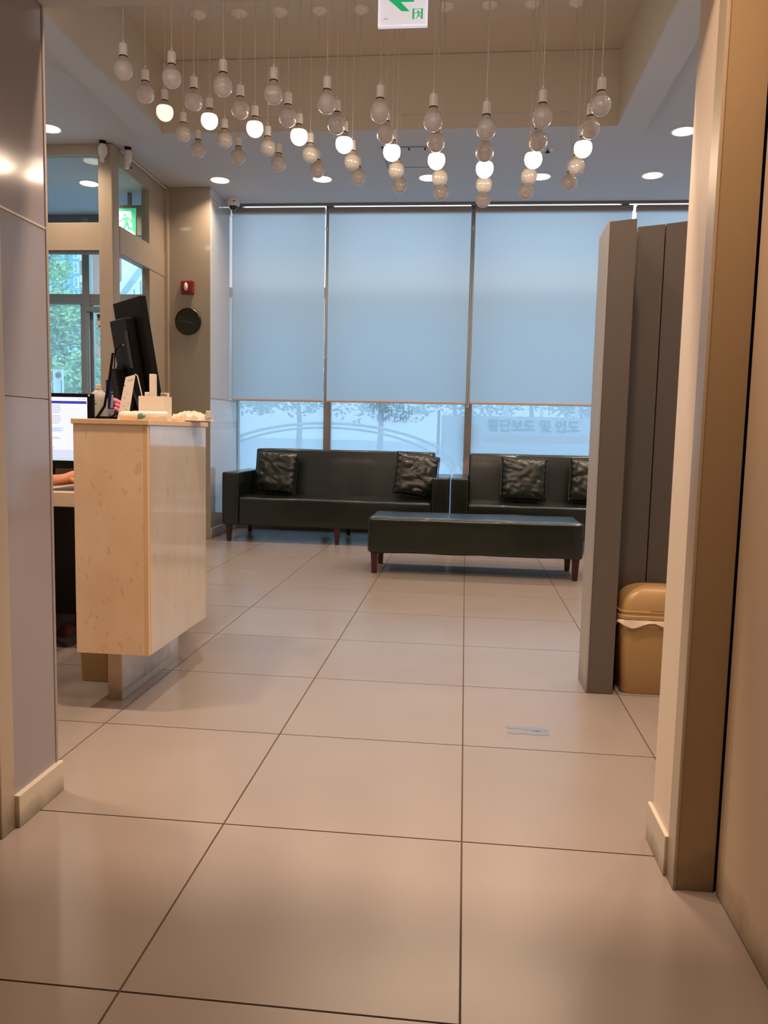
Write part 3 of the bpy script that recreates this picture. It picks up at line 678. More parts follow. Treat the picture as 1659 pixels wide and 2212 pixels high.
# ------------------------------------------------------------------ partition on the right
t = thing('partition_screen', 'tall grey brown panel partition in front of the right sofa', 'partition', (0.70, 1.35, 0))
b = prism(B(), [(0.481, 0.0), (0.579, 0.0), (0.579, 1.801), (0.481, 1.790)], 1.201, 1.386, 'y')
obj('post', b, PART, t)
obj('edge_strip', prism(B(), [(1.199, 0.0), (1.388, 0.0), (1.388, 1.776), (1.199, 1.790)], 0.4745, 0.4815, 'x'), PARTE, t)
xs = [0.622, 0.729, 0.818, 0.905, 0.992, 1.08, 1.17]
obj('filler', bx(B(), 0.579, 0.622, 1.386, 1.40, 0, 1.80), PART, t)
for k in range(len(xs)-1):
    z0 = 1.822+(k*0.0115); obj('panel', prism(B(), [(xs[k]+0.0025, 0), (xs[k+1]-0.0025, 0), (xs[k+1]-0.0025, z0+0.0105), (xs[k]+0.0025, z0)], 1.400, 1.436, 'y'), PART, t)
obj('backing', bx(B(), 0.60, 1.17, 1.43, 1.45, 0, 1.80), DARKGAP, t)

# ------------------------------------------------------------------ waste bins
def bin_(name_loc, w_, d_, hb, hl, label, bag=True, rz=0):
    cx, cyy = name_loc
    t = thing('waste_bin', label, 'bin', (cx, cyy, 0), rz)
    def ring(b, wx, wy, z, n=8, r=0.32):
        vs = []
        for q in range(4):
            for k in range(n+1):
                a = q*PI/2+k*PI/2/n; c, s = math.cos(a), math.sin(a)
                ox = (1-r)*(1 if q in (0, 3) else -1); oy = (1-r)*(1 if q in (0, 1) else -1)
                vs.append(b.verts.new(((ox+r*c)*wx, (oy+r*s)*wy, z)))
        return vs
    def loft(levels, m, nm, cap0=True, cap1=True):
        b = B(); rs = [ring(b, a, c, z) for a, c, z in levels]; fs = []
        for p, q in zip(rs, rs[1:]):
            for i in range(len(p)): fs.append(b.faces.new((p[i], p[(i+1) % len(p)], q[(i+1) % len(p)], q[i])))
        if cap0: fs.append(b.faces.new(rs[0][::-1]))
        if cap1: fs.append(b.faces.new(rs[-1]))
        bmesh.ops.recalc_face_normals(b, faces=fs); return obj(nm, b, m, t, True, local=True)
    a, c = w_/2, d_/2
    loft([(a*0.80, c*0.80, 0.0), (a*0.84, c*0.84, 0.008), (a*0.94, c*0.94, hb*0.85), (a*0.95, c*0.95, hb)], CREAMB, 'body')
    loft([(a*0.93, c*0.93, hb-0.004), (a*1.02, c*1.02, hb), (a*1.02, c*1.02, hb+0.012), (a*0.99, c*0.99, hb+0.015), (a*0.99, c*0.99, hb+0.022), (a*1.0, c*1.0, hb+0.024), (a*1.0, c*1.0, hb+0.030), (a*0.96, c*0.96, hb+0.032)], CREAMB, 'lid_rim')
    H = hl; lv = []
    for k in range(9):
        f = math.sin(k/8*PI/2); g = math.cos(k/8*PI/2)
        lv.append((a*(0.95*max(g, 0.02)**0.75), c*(0.95*max(g, 0.02)**0.55), hb+0.030+H*f))
    loft(lv, CREAMB, 'lid_dome')
    b = B(); hh = hb+0.030+H
    fb = B(); rs = [ring(fb, p*1.03, q*1.03, z+0.002) for p, q, z in lv]
    for p, q in zip(rs, rs[1:]):
        for i in range(len(p)): fb.faces.new((p[i], p[(i+1) % len(p)], q[(i+1) % len(p)], q[i]))
    bmesh.ops.bisect_plane(fb, geom=fb.verts[:]+fb.edges[:]+fb.faces[:], plane_co=(-a*0.22, 0, hb+0.03), plane_no=(-0.80, 0, 0.60), clear_outer=True)
    bmesh.ops.bisect_plane(fb, geom=fb.verts[:]+fb.edges[:]+fb.faces[:], plane_co=(0, 0, hb+0.035), plane_no=(0, 0, 1), clear_inner=True)
    bmesh.ops.solidify(fb, geom=fb.faces[:], thickness=0.002)
    obj('swing_flap', fb, CREAMB, t, True, local=True)
    lathe(b, [(0, 0.008), (0.022, 0.007), (0.030, 0.0), (0, 0)], 20, sx=1.0, sy=0.62, mtx=Matrix.Translation((-a*0.30, -c*0.33, hh-0.022)) @ Matrix.Rotation(0.45, 4, 'X') @ Matrix.Rotation(-0.2, 4, 'Y')); obj('finger_recess', b, CREAMB, t, True, local=True)
    if bag:
        b = B(); n = 26; rows = []
        for j in range(5):
            row = []
            for i in range(n+1):
                u = i/n; per = -0.62+u*1.24     # wraps the left and front sides
                ang = PI*1.25+per*2.2
                px_ = max(-1, min(1, 1.35*math.cos(ang)))*a*0.975; py_ = max(-1, min(1, 1.35*math.sin(ang)))*c*0.975
                drop = (0.020+0.075*math.exp(-((u-0.28)/0.10)**2)+0.012*math.sin(u*23))*j/4
                off = 0.0025+0.005*abs(math.sin(u*31+j))+0.002*j
                dd = Vector((px_, py_)).normalized()*off
                row.append(b.verts.new((px_+dd.x, py_+dd.y, hb-0.002-drop)))
            rows.append(row)
        for j in range(4):
            for i in range(n): b.faces.new((rows[j][i], rows[j][i+1], rows[j+1][i+1], rows[j+1][i]))
        obj('bin_liner', b, BAGP, t, True, local=True)
    return t
bin_((0.735, 1.297), 0.285, 0.186, 0.300, 0.095, 'beige swing-lid bin with a plastic liner beside the grey partition')
bin_((-1.435, 1.085), 0.150, 0.190, 0.285, 0.040, 'beige waste bin under the reception desk behind the plinth', bag=False)

# ------------------------------------------------------------------ reception desk
t = thing('reception_desk', 'travertine clad reception desk end standing on a white plinth', 'desk', (-1.24, 1.1, 0))
obj('end_panel', bx(B(), -1.352, -1.1055, 0.705, 0.722, 0.207, 1.003, 0.001, 1), TRAV, t)
obj('corner_strip', bx(B(), -1.1055, -1.0895, 0.705, 0.722, 0.206, 1.003, 0.001, 1), TRAV2, t)
obj('side_panel', bx(B(), -1.1050, -1.0880, 0.7225, 1.297, 0.206, 1.003, 0.001, 1), mat('glossy_travertine', (208, 200, 190), 0.06, coat=0.5, rgb2=(198, 186, 172), noise_amt=0.25, noise_scale=9, stretch=(1, 1, 0.3), fleck=(46, (150, 134, 120), 0.63)), t)
obj('carcass', bx(B(), -1.350, -1.105, 0.722, 1.296, 0.208, 1.003), PLINTH, t)
obj('worktop_ledge', bx(B(), -1.3575, -1.0840, 0.700, 1.315, 1.003, 1.021, 0.002, 2), TRAV2, t)
obj('plinth', bx(B(), -1.291, -1.241, 0.822, 1.380, 0.0, 0.21, 0.001, 1), PLINTH, t)
obj('plinth_end', bx(B(), -1.292, -1.2435, 0.816, 0.822, 0.0, 0.208), mat('plinth_edge_board', (200, 170, 138), 0.4, dirt=(0.10, (120, 96, 72))), t)
obj('desktop', bx(B(), -2.40, -1.356, 1.20, 2.05, 0.664, 0.724, 0.002, 2), mat('desk_laminate', (214, 188, 160), 0.4), t)
obj('back_panel', bx(B(), -2.40, -1.44, 2.05, 2.08, 0.0, 0.97), mat('desk_back_laminate', (70, 56, 46), 0.5), t)
obj('leg_panel', bx(B(), -2.40, -2.37, 1.25, 2.05, 0.0, 0.664), PLINTH, t)

# on the desk end
t = thing('desk_calendar', 'pink white tent desk calendar in front of the black monitor', 'calendar', (-1.31, 1.1, 1.021))
def quad_slab(pts, th, nrm):
    b = B(); n = Vector(nrm).normalized()*th; v0 = [b.verts.new(p) for p in pts]; v1 = [b.verts.new(Vector(p)+n) for p in pts]
    fs = [b.faces.new(v0), b.faces.new(v1[::-1])]
    for i in range(len(pts)): fs.append(b.faces.new((v0[i], v1[i], v1[(i+1) % len(pts)], v0[(i+1) % len(pts)])))
    bmesh.ops.recalc_face_normals(b, faces=fs); return b
A0, A1, A2, A3 = (-1.378, 1.10, 1.022), (-1.322, 1.07, 1.022), (-1.299, 1.09, 1.198), (-1.350, 1.12, 1.190)
obj('page', quad_slab([A0, A1, A2, A3], 0.002, (1, 1, 0)), PAPER, t)
obj('back_leaf', quad_slab([(-1.262, 1.12, 1.022), (-1.312, 1.18, 1.022), (-1.346, 1.135, 1.188), (-1.296, 1.098, 1.196)], 0.002, (1, 1, 0)), BLACKS, t)
obj('leaf_edge', tube(B(), [(-1.298, 1.088, 1.200), (-1.290, 1.092, 1.194), (-1.262, 1.118, 1.024)], 0.0022, 6), PAPER, t)
for (u, v, m_, sz) in ((0.5, 0.90, INK, 0.007), (0.78, 0.91, INK, 0.008), (0.12, 0.80, INKR, 0.006), (0.35, 0.52, INK, 0.005), (0.55, 0.60, INK, 0.004), (0.45, 0.33, INK, 0.005), (0.75, 0.24, INK, 0.007), (0.8, 0.4, INK, 0.004), (0.3, 0.2, INK, 0.004)):
    P = Vector(A0)*(1-u)*(1-v)+Vector(A1)*u*(1-v)+Vector(A2)*u*v+Vector(A3)*(1-u)*v; P += Vector((-0.45, -0.85, 0.1))*0.0022
    d = (Vector(A1)-Vector(A0)).normalized()*sz/2; u_ = Vector((0, 0, sz*0.35))
    obj('printed_mark', quad_slab([P-d-u_, P+d-u_, P+d+u_, P-d+u_], 0.0006, (-0.45, -0.85, 0)), m_ if m_ is INKR else INKL, t)
t = thing('white_box', 'open white cardboard box holding cards on the reception desk', 'box', (-1.178, 1.02, 1.021))
b = B(); bx(b, -1.245, -1.145, 0.996, 0.999, 1.0215, 1.113); bx(b, -1.245, -1.145, 1.067, 1.070, 1.0215, 1.113); bx(b, -1.245, -1.242, 0.999, 1.067, 1.0215, 1.113); bx(b, -1.148, -1.145, 0.999, 1.067, 1.0215, 1.113); bx(b, -1.242, -1.148, 0.999, 1.067, 1.0215, 1.025)
obj('carton', b, PAPER, t)
tag(obj('white_card', bx(B(), -1.2095, -1.1895, 1.012, 1.036, 1.026, 1.196, 0.001, 1), PAPER), 'tall white card standing upright in the white box', 'card')
tag(obj('small_carton', bx(B(), -1.2260, -1.2100, 1.006, 1.026, 1.026, 1.128, 0.002, 1), PAPER), 'small white carton poking out at the left of the box', 'box')
t = thing('business_card', 'white printed card tucked in the right side of the box', 'card', (-1.143, 1.02, 1.03))
obj('card', bx(B(), -1.183, -1.1495, 1.055, 1.057, 1.026, 1.129), PAPER, t); obj('print', bx(B(), -1.180, -1.158, 1.0540, 1.0552, 1.118, 1.125), INK, t)
# lying dropper bottle and rounded white dispenser
def xl(prof, x, y, z, seg=20, sy=1.0, sz=1.0): return lathe(B(), prof, seg, mtx=Matrix.Translation((x, y, z)) @ Matrix.Diagonal((1, sy, sz, 1)) @ Matrix.Rotation(PI/2, 4, 'Y'))
t = thing('lying_bottle', 'small clear bottle with a teal cap lying on the desk edge', 'bottle', (-1.26, 0.93, 1.021))
obj('bottle_body', xl([(0, 0), (0.012, 0.001), (0.0160, 0.008), (0.0162, 0.030), (0.0150, 0.036), (0.0162, 0.042), (0.0160, 0.064), (0.010, 0.072)], -1.288, 0.93, 1.0375), CLEARP, t, True)
obj('label_wrap', xl([(0.0166, 0), (0.0166, 0.026)], -1.268, 0.93, 1.0375), PAPER, t, True)
obj('cap', xl([(0.010, 0), (0.0105, 0.001), (0.0105, 0.013), (0.006, 0.015), (0.0045, 0.024), (0, 0.025)], -1.2170, 0.93, 1.0365), TEAL, t, True)
t = thing('white_dispenser', 'rounded white plastic case lying behind the small bottle', 'container', (-1.18, 0.965, 1.021))
obj('case', bx(B(), -1.262, -1.120, 0.955, 0.985, 1.0212, 1.0565, 0.012, 4), PLASW, t, True)
obj('seam_line', bx(B(), -1.15, -1.1195, 0.9545, 0.9555, 1.034, 1.0350), INK, t)
# crumpled wipes packet and a thin notepad
t = thing('crumpled_packet', 'crumpled translucent plastic packet at the right end of the desk ledge', 'packet', (-1.11, 1.17, 1.021))
b = B(); n = 22; rows = []
for j in range(n+1):
    row = []
    for i in range(n+1):
        u, v = i/n, j/n
        h = 0.010+0.026*math.sin(PI*v)**0.7*(0.5+0.5*math.sin(PI*min(1, u*1.1)))+0.014*noise.noise(Vector((u*5, v*4, 2.2)))+0.008*abs(noise.noise(Vector((u*14, v*12, 7))))
        if u in (0, 1) or v in (0, 1): h = 0.004
        row.append(b.verts.new((-1.178+u*0.150+0.004*noise.noise(Vector((0, v*9, 1))), 1.12+v*0.10+0.006*noise.noise(Vector((u*9, 3, 1))), 1.0225+h)))
    rows.append(row)
for j in range(n):
    for i in range(n): b.faces.new((rows[j][i], rows[j][i+1], rows[j+1][i+1], rows[j+1][i]))
fl_ = [b.verts.new((x, y, 1.0225)) for x, y in ((-1.178, 1.12), (-1.028, 1.12), (-1.028, 1.22), (-1.178, 1.22))]; b.faces.new(fl_)
obj('wrapper', b, BAGP, t, False)
b = B()
for k in range(7):
    bx(b, -1.030-0.002*k, -1.024-0.001*k, 1.125+k*0.012, 1.135+k*0.012, 1.036+0.004*(k % 2), 1.062+0.006*math.sin(k*2))
obj('crimped_end', b, BAGP, t)
obj('dark_tip', bx(B(), -1.186, -1.172, 1.13, 1.16, 1.0225, 1.040, 0.004), mat('dark_cap', (60, 56, 60), 0.5), t)
tag(obj('notepad', bx(B(), -1.168, -1.108, 1.085, 1.115, 1.0212, 1.0305, 0.001, 1), mat('cream_pad', (226, 200, 160), 0.6)), 'thin cream notepad on the desk ledge before the crumpled packet', 'notepad')

# tall black portrait monitor seen from behind
t = thing('black_monitor', 'tall black monitor in portrait seen from behind on the desk', 'monitor', (-1.55, 1.72, 0.724))
Mm = Matrix.Translation((-1.535, 1.665, 1.30)) @ Matrix.Rotation(math.radians(-45), 4, 'Z') @ Matrix.Rotation(math.radians(9.5), 4, 'X')
def tb(x0, x1, y0, y1, z0, z1, bev=0.003):
    q = B(); bx(q, x0, x1, y0, y1, z0, z1, bev); o = B(); me = bpy.data.meshes.new('q'); q.to_mesh(me); q.free(); me.transform(Mm); o.from_mesh(me); bpy.data.meshes.remove(me); return o
obj('panel_shell', tb(-0.160, 0.160, -0.012, 0.020, -0.27, 0.275, 0.004), BLACKS, t)
obj('screen_face', tb(-0.150, 0.150, 0.0202, 0.0215, -0.255, 0.262, 0.0), BLACKP, t)
obj('rear_housing', tb(-0.130, 0.085, -0.055, -0.0125, -0.26, 0.195, 0.010), BLACKP, t)
obj('port_strip', tb(0.045, 0.075, -0.060, -0.0555, -0.03, 0.135, 0.001), mat('port_grey', (44, 42, 44), 0.5), t)
obj('badge', tb(-0.02, 0.01, -0.0570, -0.0553, 0.075, 0.082, 0.0), INK, t)
obj('service_cover', tb(-0.120, -0.03, -0.0600, -0.0555, -0.10, -0.01, 0.004), BLACKS, t)
obj('cable', tube(B(), [Mm @ Vector((-0.01, -0.060, 0.08)), Mm @ Vector((-0.06, -0.075, 0.06)), Mm @ Vector((-0.10, -0.078, -0.02)), Mm @ Vector((-0.11, -0.070, -0.15)), (-1.66, 1.60, 0.95), (-1.68, 1.6, 0.74)], 0.003, 6), BLACKS, t, True)
b = B(); tube(b, [Mm @ Vector((0, -0.05, -0.10)), (-1.56, 1.62, 0.95), (-1.57, 1.66, 0.745)], 0.028, 10); obj('stand_neck', b, BLACKP, t, True)
obj('stand_base', bx(B(), -1.70, -1.46, 1.54, 1.78, 0.725, 0.742, 0.006), BLACKP, t)
obj('card_reader', tb(-0.118, -0.03, -0.10, -0.0555, -0.36, -0.02, 0.006), BLACKP, t)
b = tube(B(), [(-1.625, 1.60, 1.33), (-1.642, 1.60, 1.22), (-1.668, 1.60, 1.09), (-1.71, 1.60, 1.03)], 0.006, 6)
obj('power_cable', b, BLACKP, t, True)

# monitor with a web page, cut off by the pillar
t = thing('desktop_monitor', 'black monitor showing a white page with blue header behind desk end', 'monitor', (-2.0, 1.65, 0.724))
obj('bezel', bx(B(), -2.265, -1.731, 1.602, 1.636, 0.80, 1.146, 0.004), BLACKP, t)
obj('screen', bx(B(), -2.250, -1.752, 1.5995, 1.6022, 0.837, 1.128), SCR, t)
obj('page_header', bx(B(), -2.250, -1.754, 1.5985, 1.5996, 1.098, 1.110), SCRB, t)
obj('task_bar', bx(B(), -2.250, -1.752, 1.5988, 1.5996, 0.838, 0.852), emis('task_bar', (0.5, 0.6, 0.6), 0.9), t)
obj('page_footer', bx(B(), -2.250, -1.752, 1.5988, 1.5996, 0.853, 0.886), emis('page_footer', (0.52, 0.54, 0.72), 1.0), t)
for k in range(10):
    z = 1.087-(k % 5)*0.0082-(0.047 if k > 4 else 0); L_ = (0.025, 0.021, 0.021, 0.022, 0.036)[k % 5]
    obj('text_line', bx(B(), -2.05, -1.868-L_*0.5, 1.5988, 1.5996, z, z+0.0028), SCRT, t)
obj('highlight', bx(B(), -2.0, -1.868, 1.5990, 1.5996, 0.969, 0.991), SCRP, t)
for z, x1 in ((0.982, -1.888), (0.973, -1.88), (0.942, -1.887), (0.936, -1.880), (0.897, -1.91), (0.889, -1.914)):
    obj('text_line', bx(B(), -1.965, x1, 1.5983, 1.5989, z, z+0.0026), SCRT, t)
b = B(); bx(b, -1.772, -1.758, 1.5985, 1.5996, 1.117, 1.120); bx(b, -1.792, -1.788, 1.5985, 1.5996, 1.116, 1.120); obj('toolbar_icon', b, SCRT, t)
b = B(); lathe(b, [(0, 0.003), (0.004, 0.002), (0.005, 0), (0, 0)], 12, mtx=Matrix.Translation((-1.743, 1.602, 1.137)) @ Matrix.Rotation(PI/2, 4, 'X')); obj('power_button', b, mat('button_pale', (230, 190, 170), 0.4), t)
obj('stand', bx(B(), -2.05, -1.95, 1.62, 1.68, 0.74, 0.95, 0.01), BLACKP, t); obj('stand_base', bx(B(), -2.12, -1.88, 1.56, 1.76, 0.725, 0.740, 0.005), BLACKP, t)
# lotion bottle
t = thing('lotion_bottle', 'white pump bottle with a printed label behind the screen', 'bottle', (-1.775, 1.78, 0.725))
Lz = 0.97
obj('bottle_body', lathe(B(), [(0, 0), (0.040, 0.0), (0.043, 0.006), (0.043, 0.160), (0.038, 0.183), (0.020, 0.198), (0.0125, 0.203), (0.0125, 0.206), (0, 0.206)], 24, -1.783, 1.78, Lz, sy=0.65), BLOTION, t, True)
obj('cap', lathe(B(), [(0.0135, 0.0), (0.0135, 0.020), (0.010, 0.024), (0, 0.024)], 16, -1.783, 1.78, Lz+0.205), PLASW, t, True)
b = B(); bx(b, -1.806, -1.785, 1.7505, 1.7520, Lz+0.150, Lz+0.153); bx(b, -1.806, -1.780, 1.7500, 1.7520, Lz+0.136, Lz+0.1385); bx(b, -1.762, -1.757, 1.7560, 1.7570, Lz+0.150, Lz+0.154); obj('label_print', b, INK, t)
# riser shelf under bottle and bits
t = thing('desk_organizer', 'black desktop riser and tray with clutter beside the screen', 'organizer', (-1.70, 1.80, 0.724))
obj('shelf', bx(B(), -1.84, -1.55, 1.66, 1.98, 0.955, 0.970, 0.003), BLACKP, t)
for x in (-1.83, -1.565): obj('side', bx(B(), x-0.008, x+0.008, 1.66, 1.98, 0.725, 0.955), BLACKP, t)
obj('tray', bx(B(), -1.735, -1.60, 1.64, 1.665, 0.99, 1.045, 0.004), BLACKP, t)
b = B(); tube(b, [(-1.68, 1.63, 1.03), (-1.60, 1.60, 1.06)], 0.004); obj('pen', b, BLACKS, t)
t = thing('booklet', 'navy blue booklet standing behind the cables beside black monitor', 'booklet', (-1.78, 1.9, 0.97))
obj('cover', bx(B(), -1.802, -1.752, 1.897, 1.903, 0.971, 1.228), NAVY, t)
b = B(); bx(b, -1.776, -1.762, 1.8955, 1.8972, 1.165, 1.17); prism(b, [(-1.780, 1.09), (-1.765, 1.09), (-1.762, 1.15), (-1.772, 1.158)], 1.8955, 1.8972, 'y'); obj('cover_print', b, mat('pale_print', (190, 186, 180), 0.5), t)
obj('lower_band', bx(B(), -1.798, -1.754, 1.8950, 1.8972, 1.045, 1.085), mat('lilac_print', (176, 166, 186), 0.5), t)
t = thing('pink_ornament', 'small pink petalled ornament behind the desk calendar', 'ornament', (-1.465, 1.31, 0.724))
for k, (dx, dz, r) in enumerate(((-0.004, 0.0, 0.011), (0.002, -0.018, 0.011), (-0.002, -0.034, 0.010), (0.010, -0.006, 0.010))):
    q = B(); bmesh.ops.create_uvsphere(q, u_segments=14, v_segments=8, radius=r, matrix=Matrix.Translation((-1.468+dx, 1.30, 1.104+dz)) @ Matrix.Rotation(0.5, 4, 'Y') @ Matrix.Diagonal((1.5, 0.7, 0.85, 1))); obj('petal', q, PINK, t, True)
obj('stem', tube(B(), [(-1.455, 1.305, 0.725), (-1.462, 1.303, 1.08)], 0.004, 8), PINK, t)
t = thing('mouse', 'dark computer mouse under the hand on the desktop', 'mouse', (-1.60, 1.37, 0.724))
b = B(); bmesh.ops.create_uvsphere(b, u_segments=20, v_segments=12, radius=1, matrix=Matrix.Translation((-1.615, 1.375, 0.740)) @ Matrix.Diagonal((0.030, 0.055, 0.020, 1))); obj('shell', b, BLACKP, t, True)
tag(obj('mouse_pad', bx(B(), -1.78, -1.50, 1.27, 1.50, 0.7245, 0.7275, 0.001, 1), mat('pad_grey', (84, 76, 66), 0.7)), 'grey mouse pad on the desktop under the forearm', 'mouse pad')

# ------------------------------------------------------------------ seated receptionist (mostly behind the pillar)
t = thing('office_chair', 'black office chair behind the glossy left pillar', 'chair', (-2.02, 0.80, 0))
obj('seat', bx(B(), -2.25, -1.79, 0.58, 1.02, 0.40, 0.46, 0.025, 3), BFABR, t, True); obj('backrest', bx(B(), -2.23, -1.81, 0.50, 0.56, 0.52, 0.98, 0.025, 3), BFABR, t, True)
obj('gas_column', tube(B(), [(-2.02, 0.80, 0.08), (-2.02, 0.80, 0.41)], 0.025, 12), BLACKP, t, True)
obj('back_support', tube(B(), [(-2.02, 0.60, 0.41), (-2.02, 0.51, 0.55)], 0.018, 10), BLACKP, t, True)
for k in range(5):
    a = k*2*PI/5+0.3; obj('base_arm', tube(B(), [(-2.02, 0.80, 0.09), (-2.02+0.27*math.cos(a), 0.80+0.27*math.sin(a), 0.065)], 0.018, 8), BLACKP, t, True)
    b = B(); bmesh.ops.create_uvsphere(b, u_segments=12, v_segments=8, radius=0.030, matrix=Matrix.Translation((-2.02+0.27*math.cos(a), 0.80+0.27*math.sin(a), 0.030))); obj('caster', b, BLACKP, t, True)
def skin_fig(name, verts, edges, radii, m, parent, root=0, sub=2):
    me = bpy.data.meshes.new(name); o0 = parent.location
    me.from_pydata([tuple(Vector(v)-o0) for v in verts], edges, []); me.update()
    tmp = bpy.data.objects.new(name+'_t', me); C.objects.link(tmp)
    md = tmp.modifiers.new('s', 'SKIN'); md.use_smooth_shade = True
    sv = me.skin_vertices[0].data
    for i, r in enumerate(radii): sv[i].radius = (r, r) if not isinstance(r, tuple) else r
    for v in sv: v.use_root = False
    sv[root].use_root = True
    ss = tmp.modifiers.new('u', 'SUBSURF'); ss.levels = sub; ss.render_levels = sub
    bpy.context.view_layer.update()
    me2 = bpy.data.meshes.new_from_object(tmp.evaluated_get(bpy.context.evaluated_depsgraph_get()))
    bpy.data.objects.remove(tmp); me2.materials.clear(); me2.materials.append(m)
    for p in me2.polygons: p.use_smooth = True
    o = bpy.data.objects.new(name, me2); C.objects.link(o); o.parent = parent; return o
t = thing('person', 'person seated at the desk, only a bare forearm and hand showing', 'person', (-2.02, 0.85, 0))
X0 = -2.02
V = [(X0, 0.80, 0.60), (X0, 0.80, 0.68), (X0, 0.82, 0.86), (X0, 0.84, 0.98), (X0, 0.85, 1.07), (X0, 0.87, 1.15), (X0, 0.885, 1.22),   # 0-6 spine, neck, head base
     (X0+0.10, 0.84, 1.03), (X0+0.18, 0.85, 1.00), (X0+0.235, 0.93, 0.85), (-1.812, 1.16, 0.785), (-1.755, 1.285, 0.765), (-1.715, 1.325, 0.768),  # 7-12 right arm
     (X0-0.10, 0.84, 1.03), (X0-0.18, 0.85, 1.00), (X0-0.22, 0.96, 0.84), (X0-0.14, 1.20, 0.775), (X0-0.10, 1.30, 0.76),   # 13-17 left arm
     (X0+0.09, 0.82, 0.585), (X0+0.12, 1.02, 0.57), (X0+0.13, 1.22, 0.55), (X0+0.13, 1.28, 0.30), (X0+0.13, 1.27, 0.10), (X0+0.13, 1.36, 0.045),  # 18-23
     (X0-0.09, 0.82, 0.585), (X0-0.12, 1.02, 0.57), (X0-0.13, 1.22, 0.55), (X0-0.13, 1.28, 0.30), (X0-0.13, 1.27, 0.10), (X0-0.13, 1.36, 0.045), (-1.692, 1.338, 0.777), (-1.660, 1.351, 0.785)]
E_ = [(0, 1), (1, 2), (2, 3), (3, 4), (4, 5), (5, 6), (3, 7), (7, 8), (8, 9), (9, 10), (10, 11), (11, 12), (3, 13), (13, 14), (14, 15), (15, 16), (16, 17),
      (0, 18), (18, 19), (19, 20), (20, 21), (21, 22), (22, 23), (0, 24), (24, 25), (25, 26), (26, 27), (27, 28), (28, 29), (12, 30), (30, 31)]
Rr = [0.13, 0.125, 0.14, 0.11, 0.055, 0.052, 0.055, 0.085, 0.058, 0.045, 0.038, 0.026, 0.025, 0.085, 0.058, 0.045, 0.036, 0.026,
      0.10, 0.080, 0.062, 0.050, 0.038, 0.035, 0.10, 0.080, 0.062, 0.050, 0.038, 0.035, 0.030, 0.029]
body = skin_fig('body', V, E_, Rr, SKIN, t)
cl_v = [V[i] for i in range(0, 4)]+[V[7], V[8], V[9], V[13], V[14], V[15]]
skin_fig('black_shirt', [V[0], V[1], V[2], V[3], (X0, 0.848, 1.045), V[7], V[8], V[9], V[13], V[14], V[15]], [(0, 1), (1, 2), (2, 3), (3, 4), (3, 5), (5, 6), (6, 7), (3, 8), (8, 9), (9, 10)], [0.145, 0.14, 0.152, 0.122, 0.066, 0.096, 0.070, 0.060, 0.096, 0.070, 0.060], BFABR, t)
skin_fig('black_trousers', [V[0], V[18], V[19], V[20], V[21], V[22], V[24], V[25], V[26], V[27], V[28]], [(0, 1), (1, 2), (2, 3), (3, 4), (4, 5), (0, 6), (6, 7), (7, 8), (8, 9), (9, 10)], [0.14, 0.112, 0.092, 0.074, 0.062, 0.054, 0.112, 0.092, 0.074, 0.062, 0.054], BFABR, t)
# head with a face (facing the screen, +y), ears and hair
b = B(); bmesh.ops.create_uvsphere(b, u_segments=28, v_segments=20, radius=1, matrix=Matrix.Translation((X0, 0.905, 1.30)) @ Matrix.Diagonal((0.074, 0.092, 0.112, 1)))
for v in b.verts:
    if v.co.z < 1.27: v.co.x = X0+(v.co.x-X0)*(1-(1.27-v.co.z)*2.2)
bmesh.ops.create_cone(b, segments=8, radius1=0.014, radius2=0.006, depth=0.045, cap_ends=True, matrix=Matrix.Translation((X0, 0.998, 1.288)) @ Matrix.Rotation(-0.35, 4, 'X'))
for s in (-1, 1): bmesh.ops.create_uvsphere(b, u_segments=10, v_segments=8, radius=1, matrix=Matrix.Translation((X0+s*0.074, 0.895, 1.295)) @ Matrix.Diagonal((0.009, 0.018, 0.028, 1)))
hd = obj('head', b, SKIN, t, True)
for s in (-1, 1):
    b = B(); bmesh.ops.create_uvsphere(b, u_segments=12, v_segments=8, radius=1, matrix=Matrix.Translation((X0+s*0.030, 0.987, 1.305)) @ Matrix.Diagonal((0.013, 0.006, 0.006, 1))); obj('eye', b, BLACKP, hd, True)
b = B(); bmesh.ops.create_uvsphere(b, u_segments=14, v_segments=8, radius=1, matrix=Matrix.Translation((X0, 0.984, 1.250)) @ Matrix.Diagonal((0.022, 0.006, 0.006, 1))); obj('mouth', b, mat('lips', (170, 84, 76), 0.4), hd, True)
b = B(); bmesh.ops.create_uvsphere(b, u_segments=28, v_segments=18, radius=1, matrix=Matrix.Translation((X0, 0.885, 1.320)) @ Matrix.Diagonal((0.086, 0.098, 0.108, 1)))
for v in list(b.verts):
    if v.co.y > 0.95 and v.co.z < 1.355: v.co.y = 0.95
    if v.co.y < 0.87 and v.co.z < 1.30: v.co.z -= (1.30-v.co.z)*1.2; v.co.y -= 0.01
obj('hair', b, mat('black_hair', (20, 16, 14), 0.5, bump=0.5, bump_scale=400, stretch=(1, 1, 0.05)), t, True)
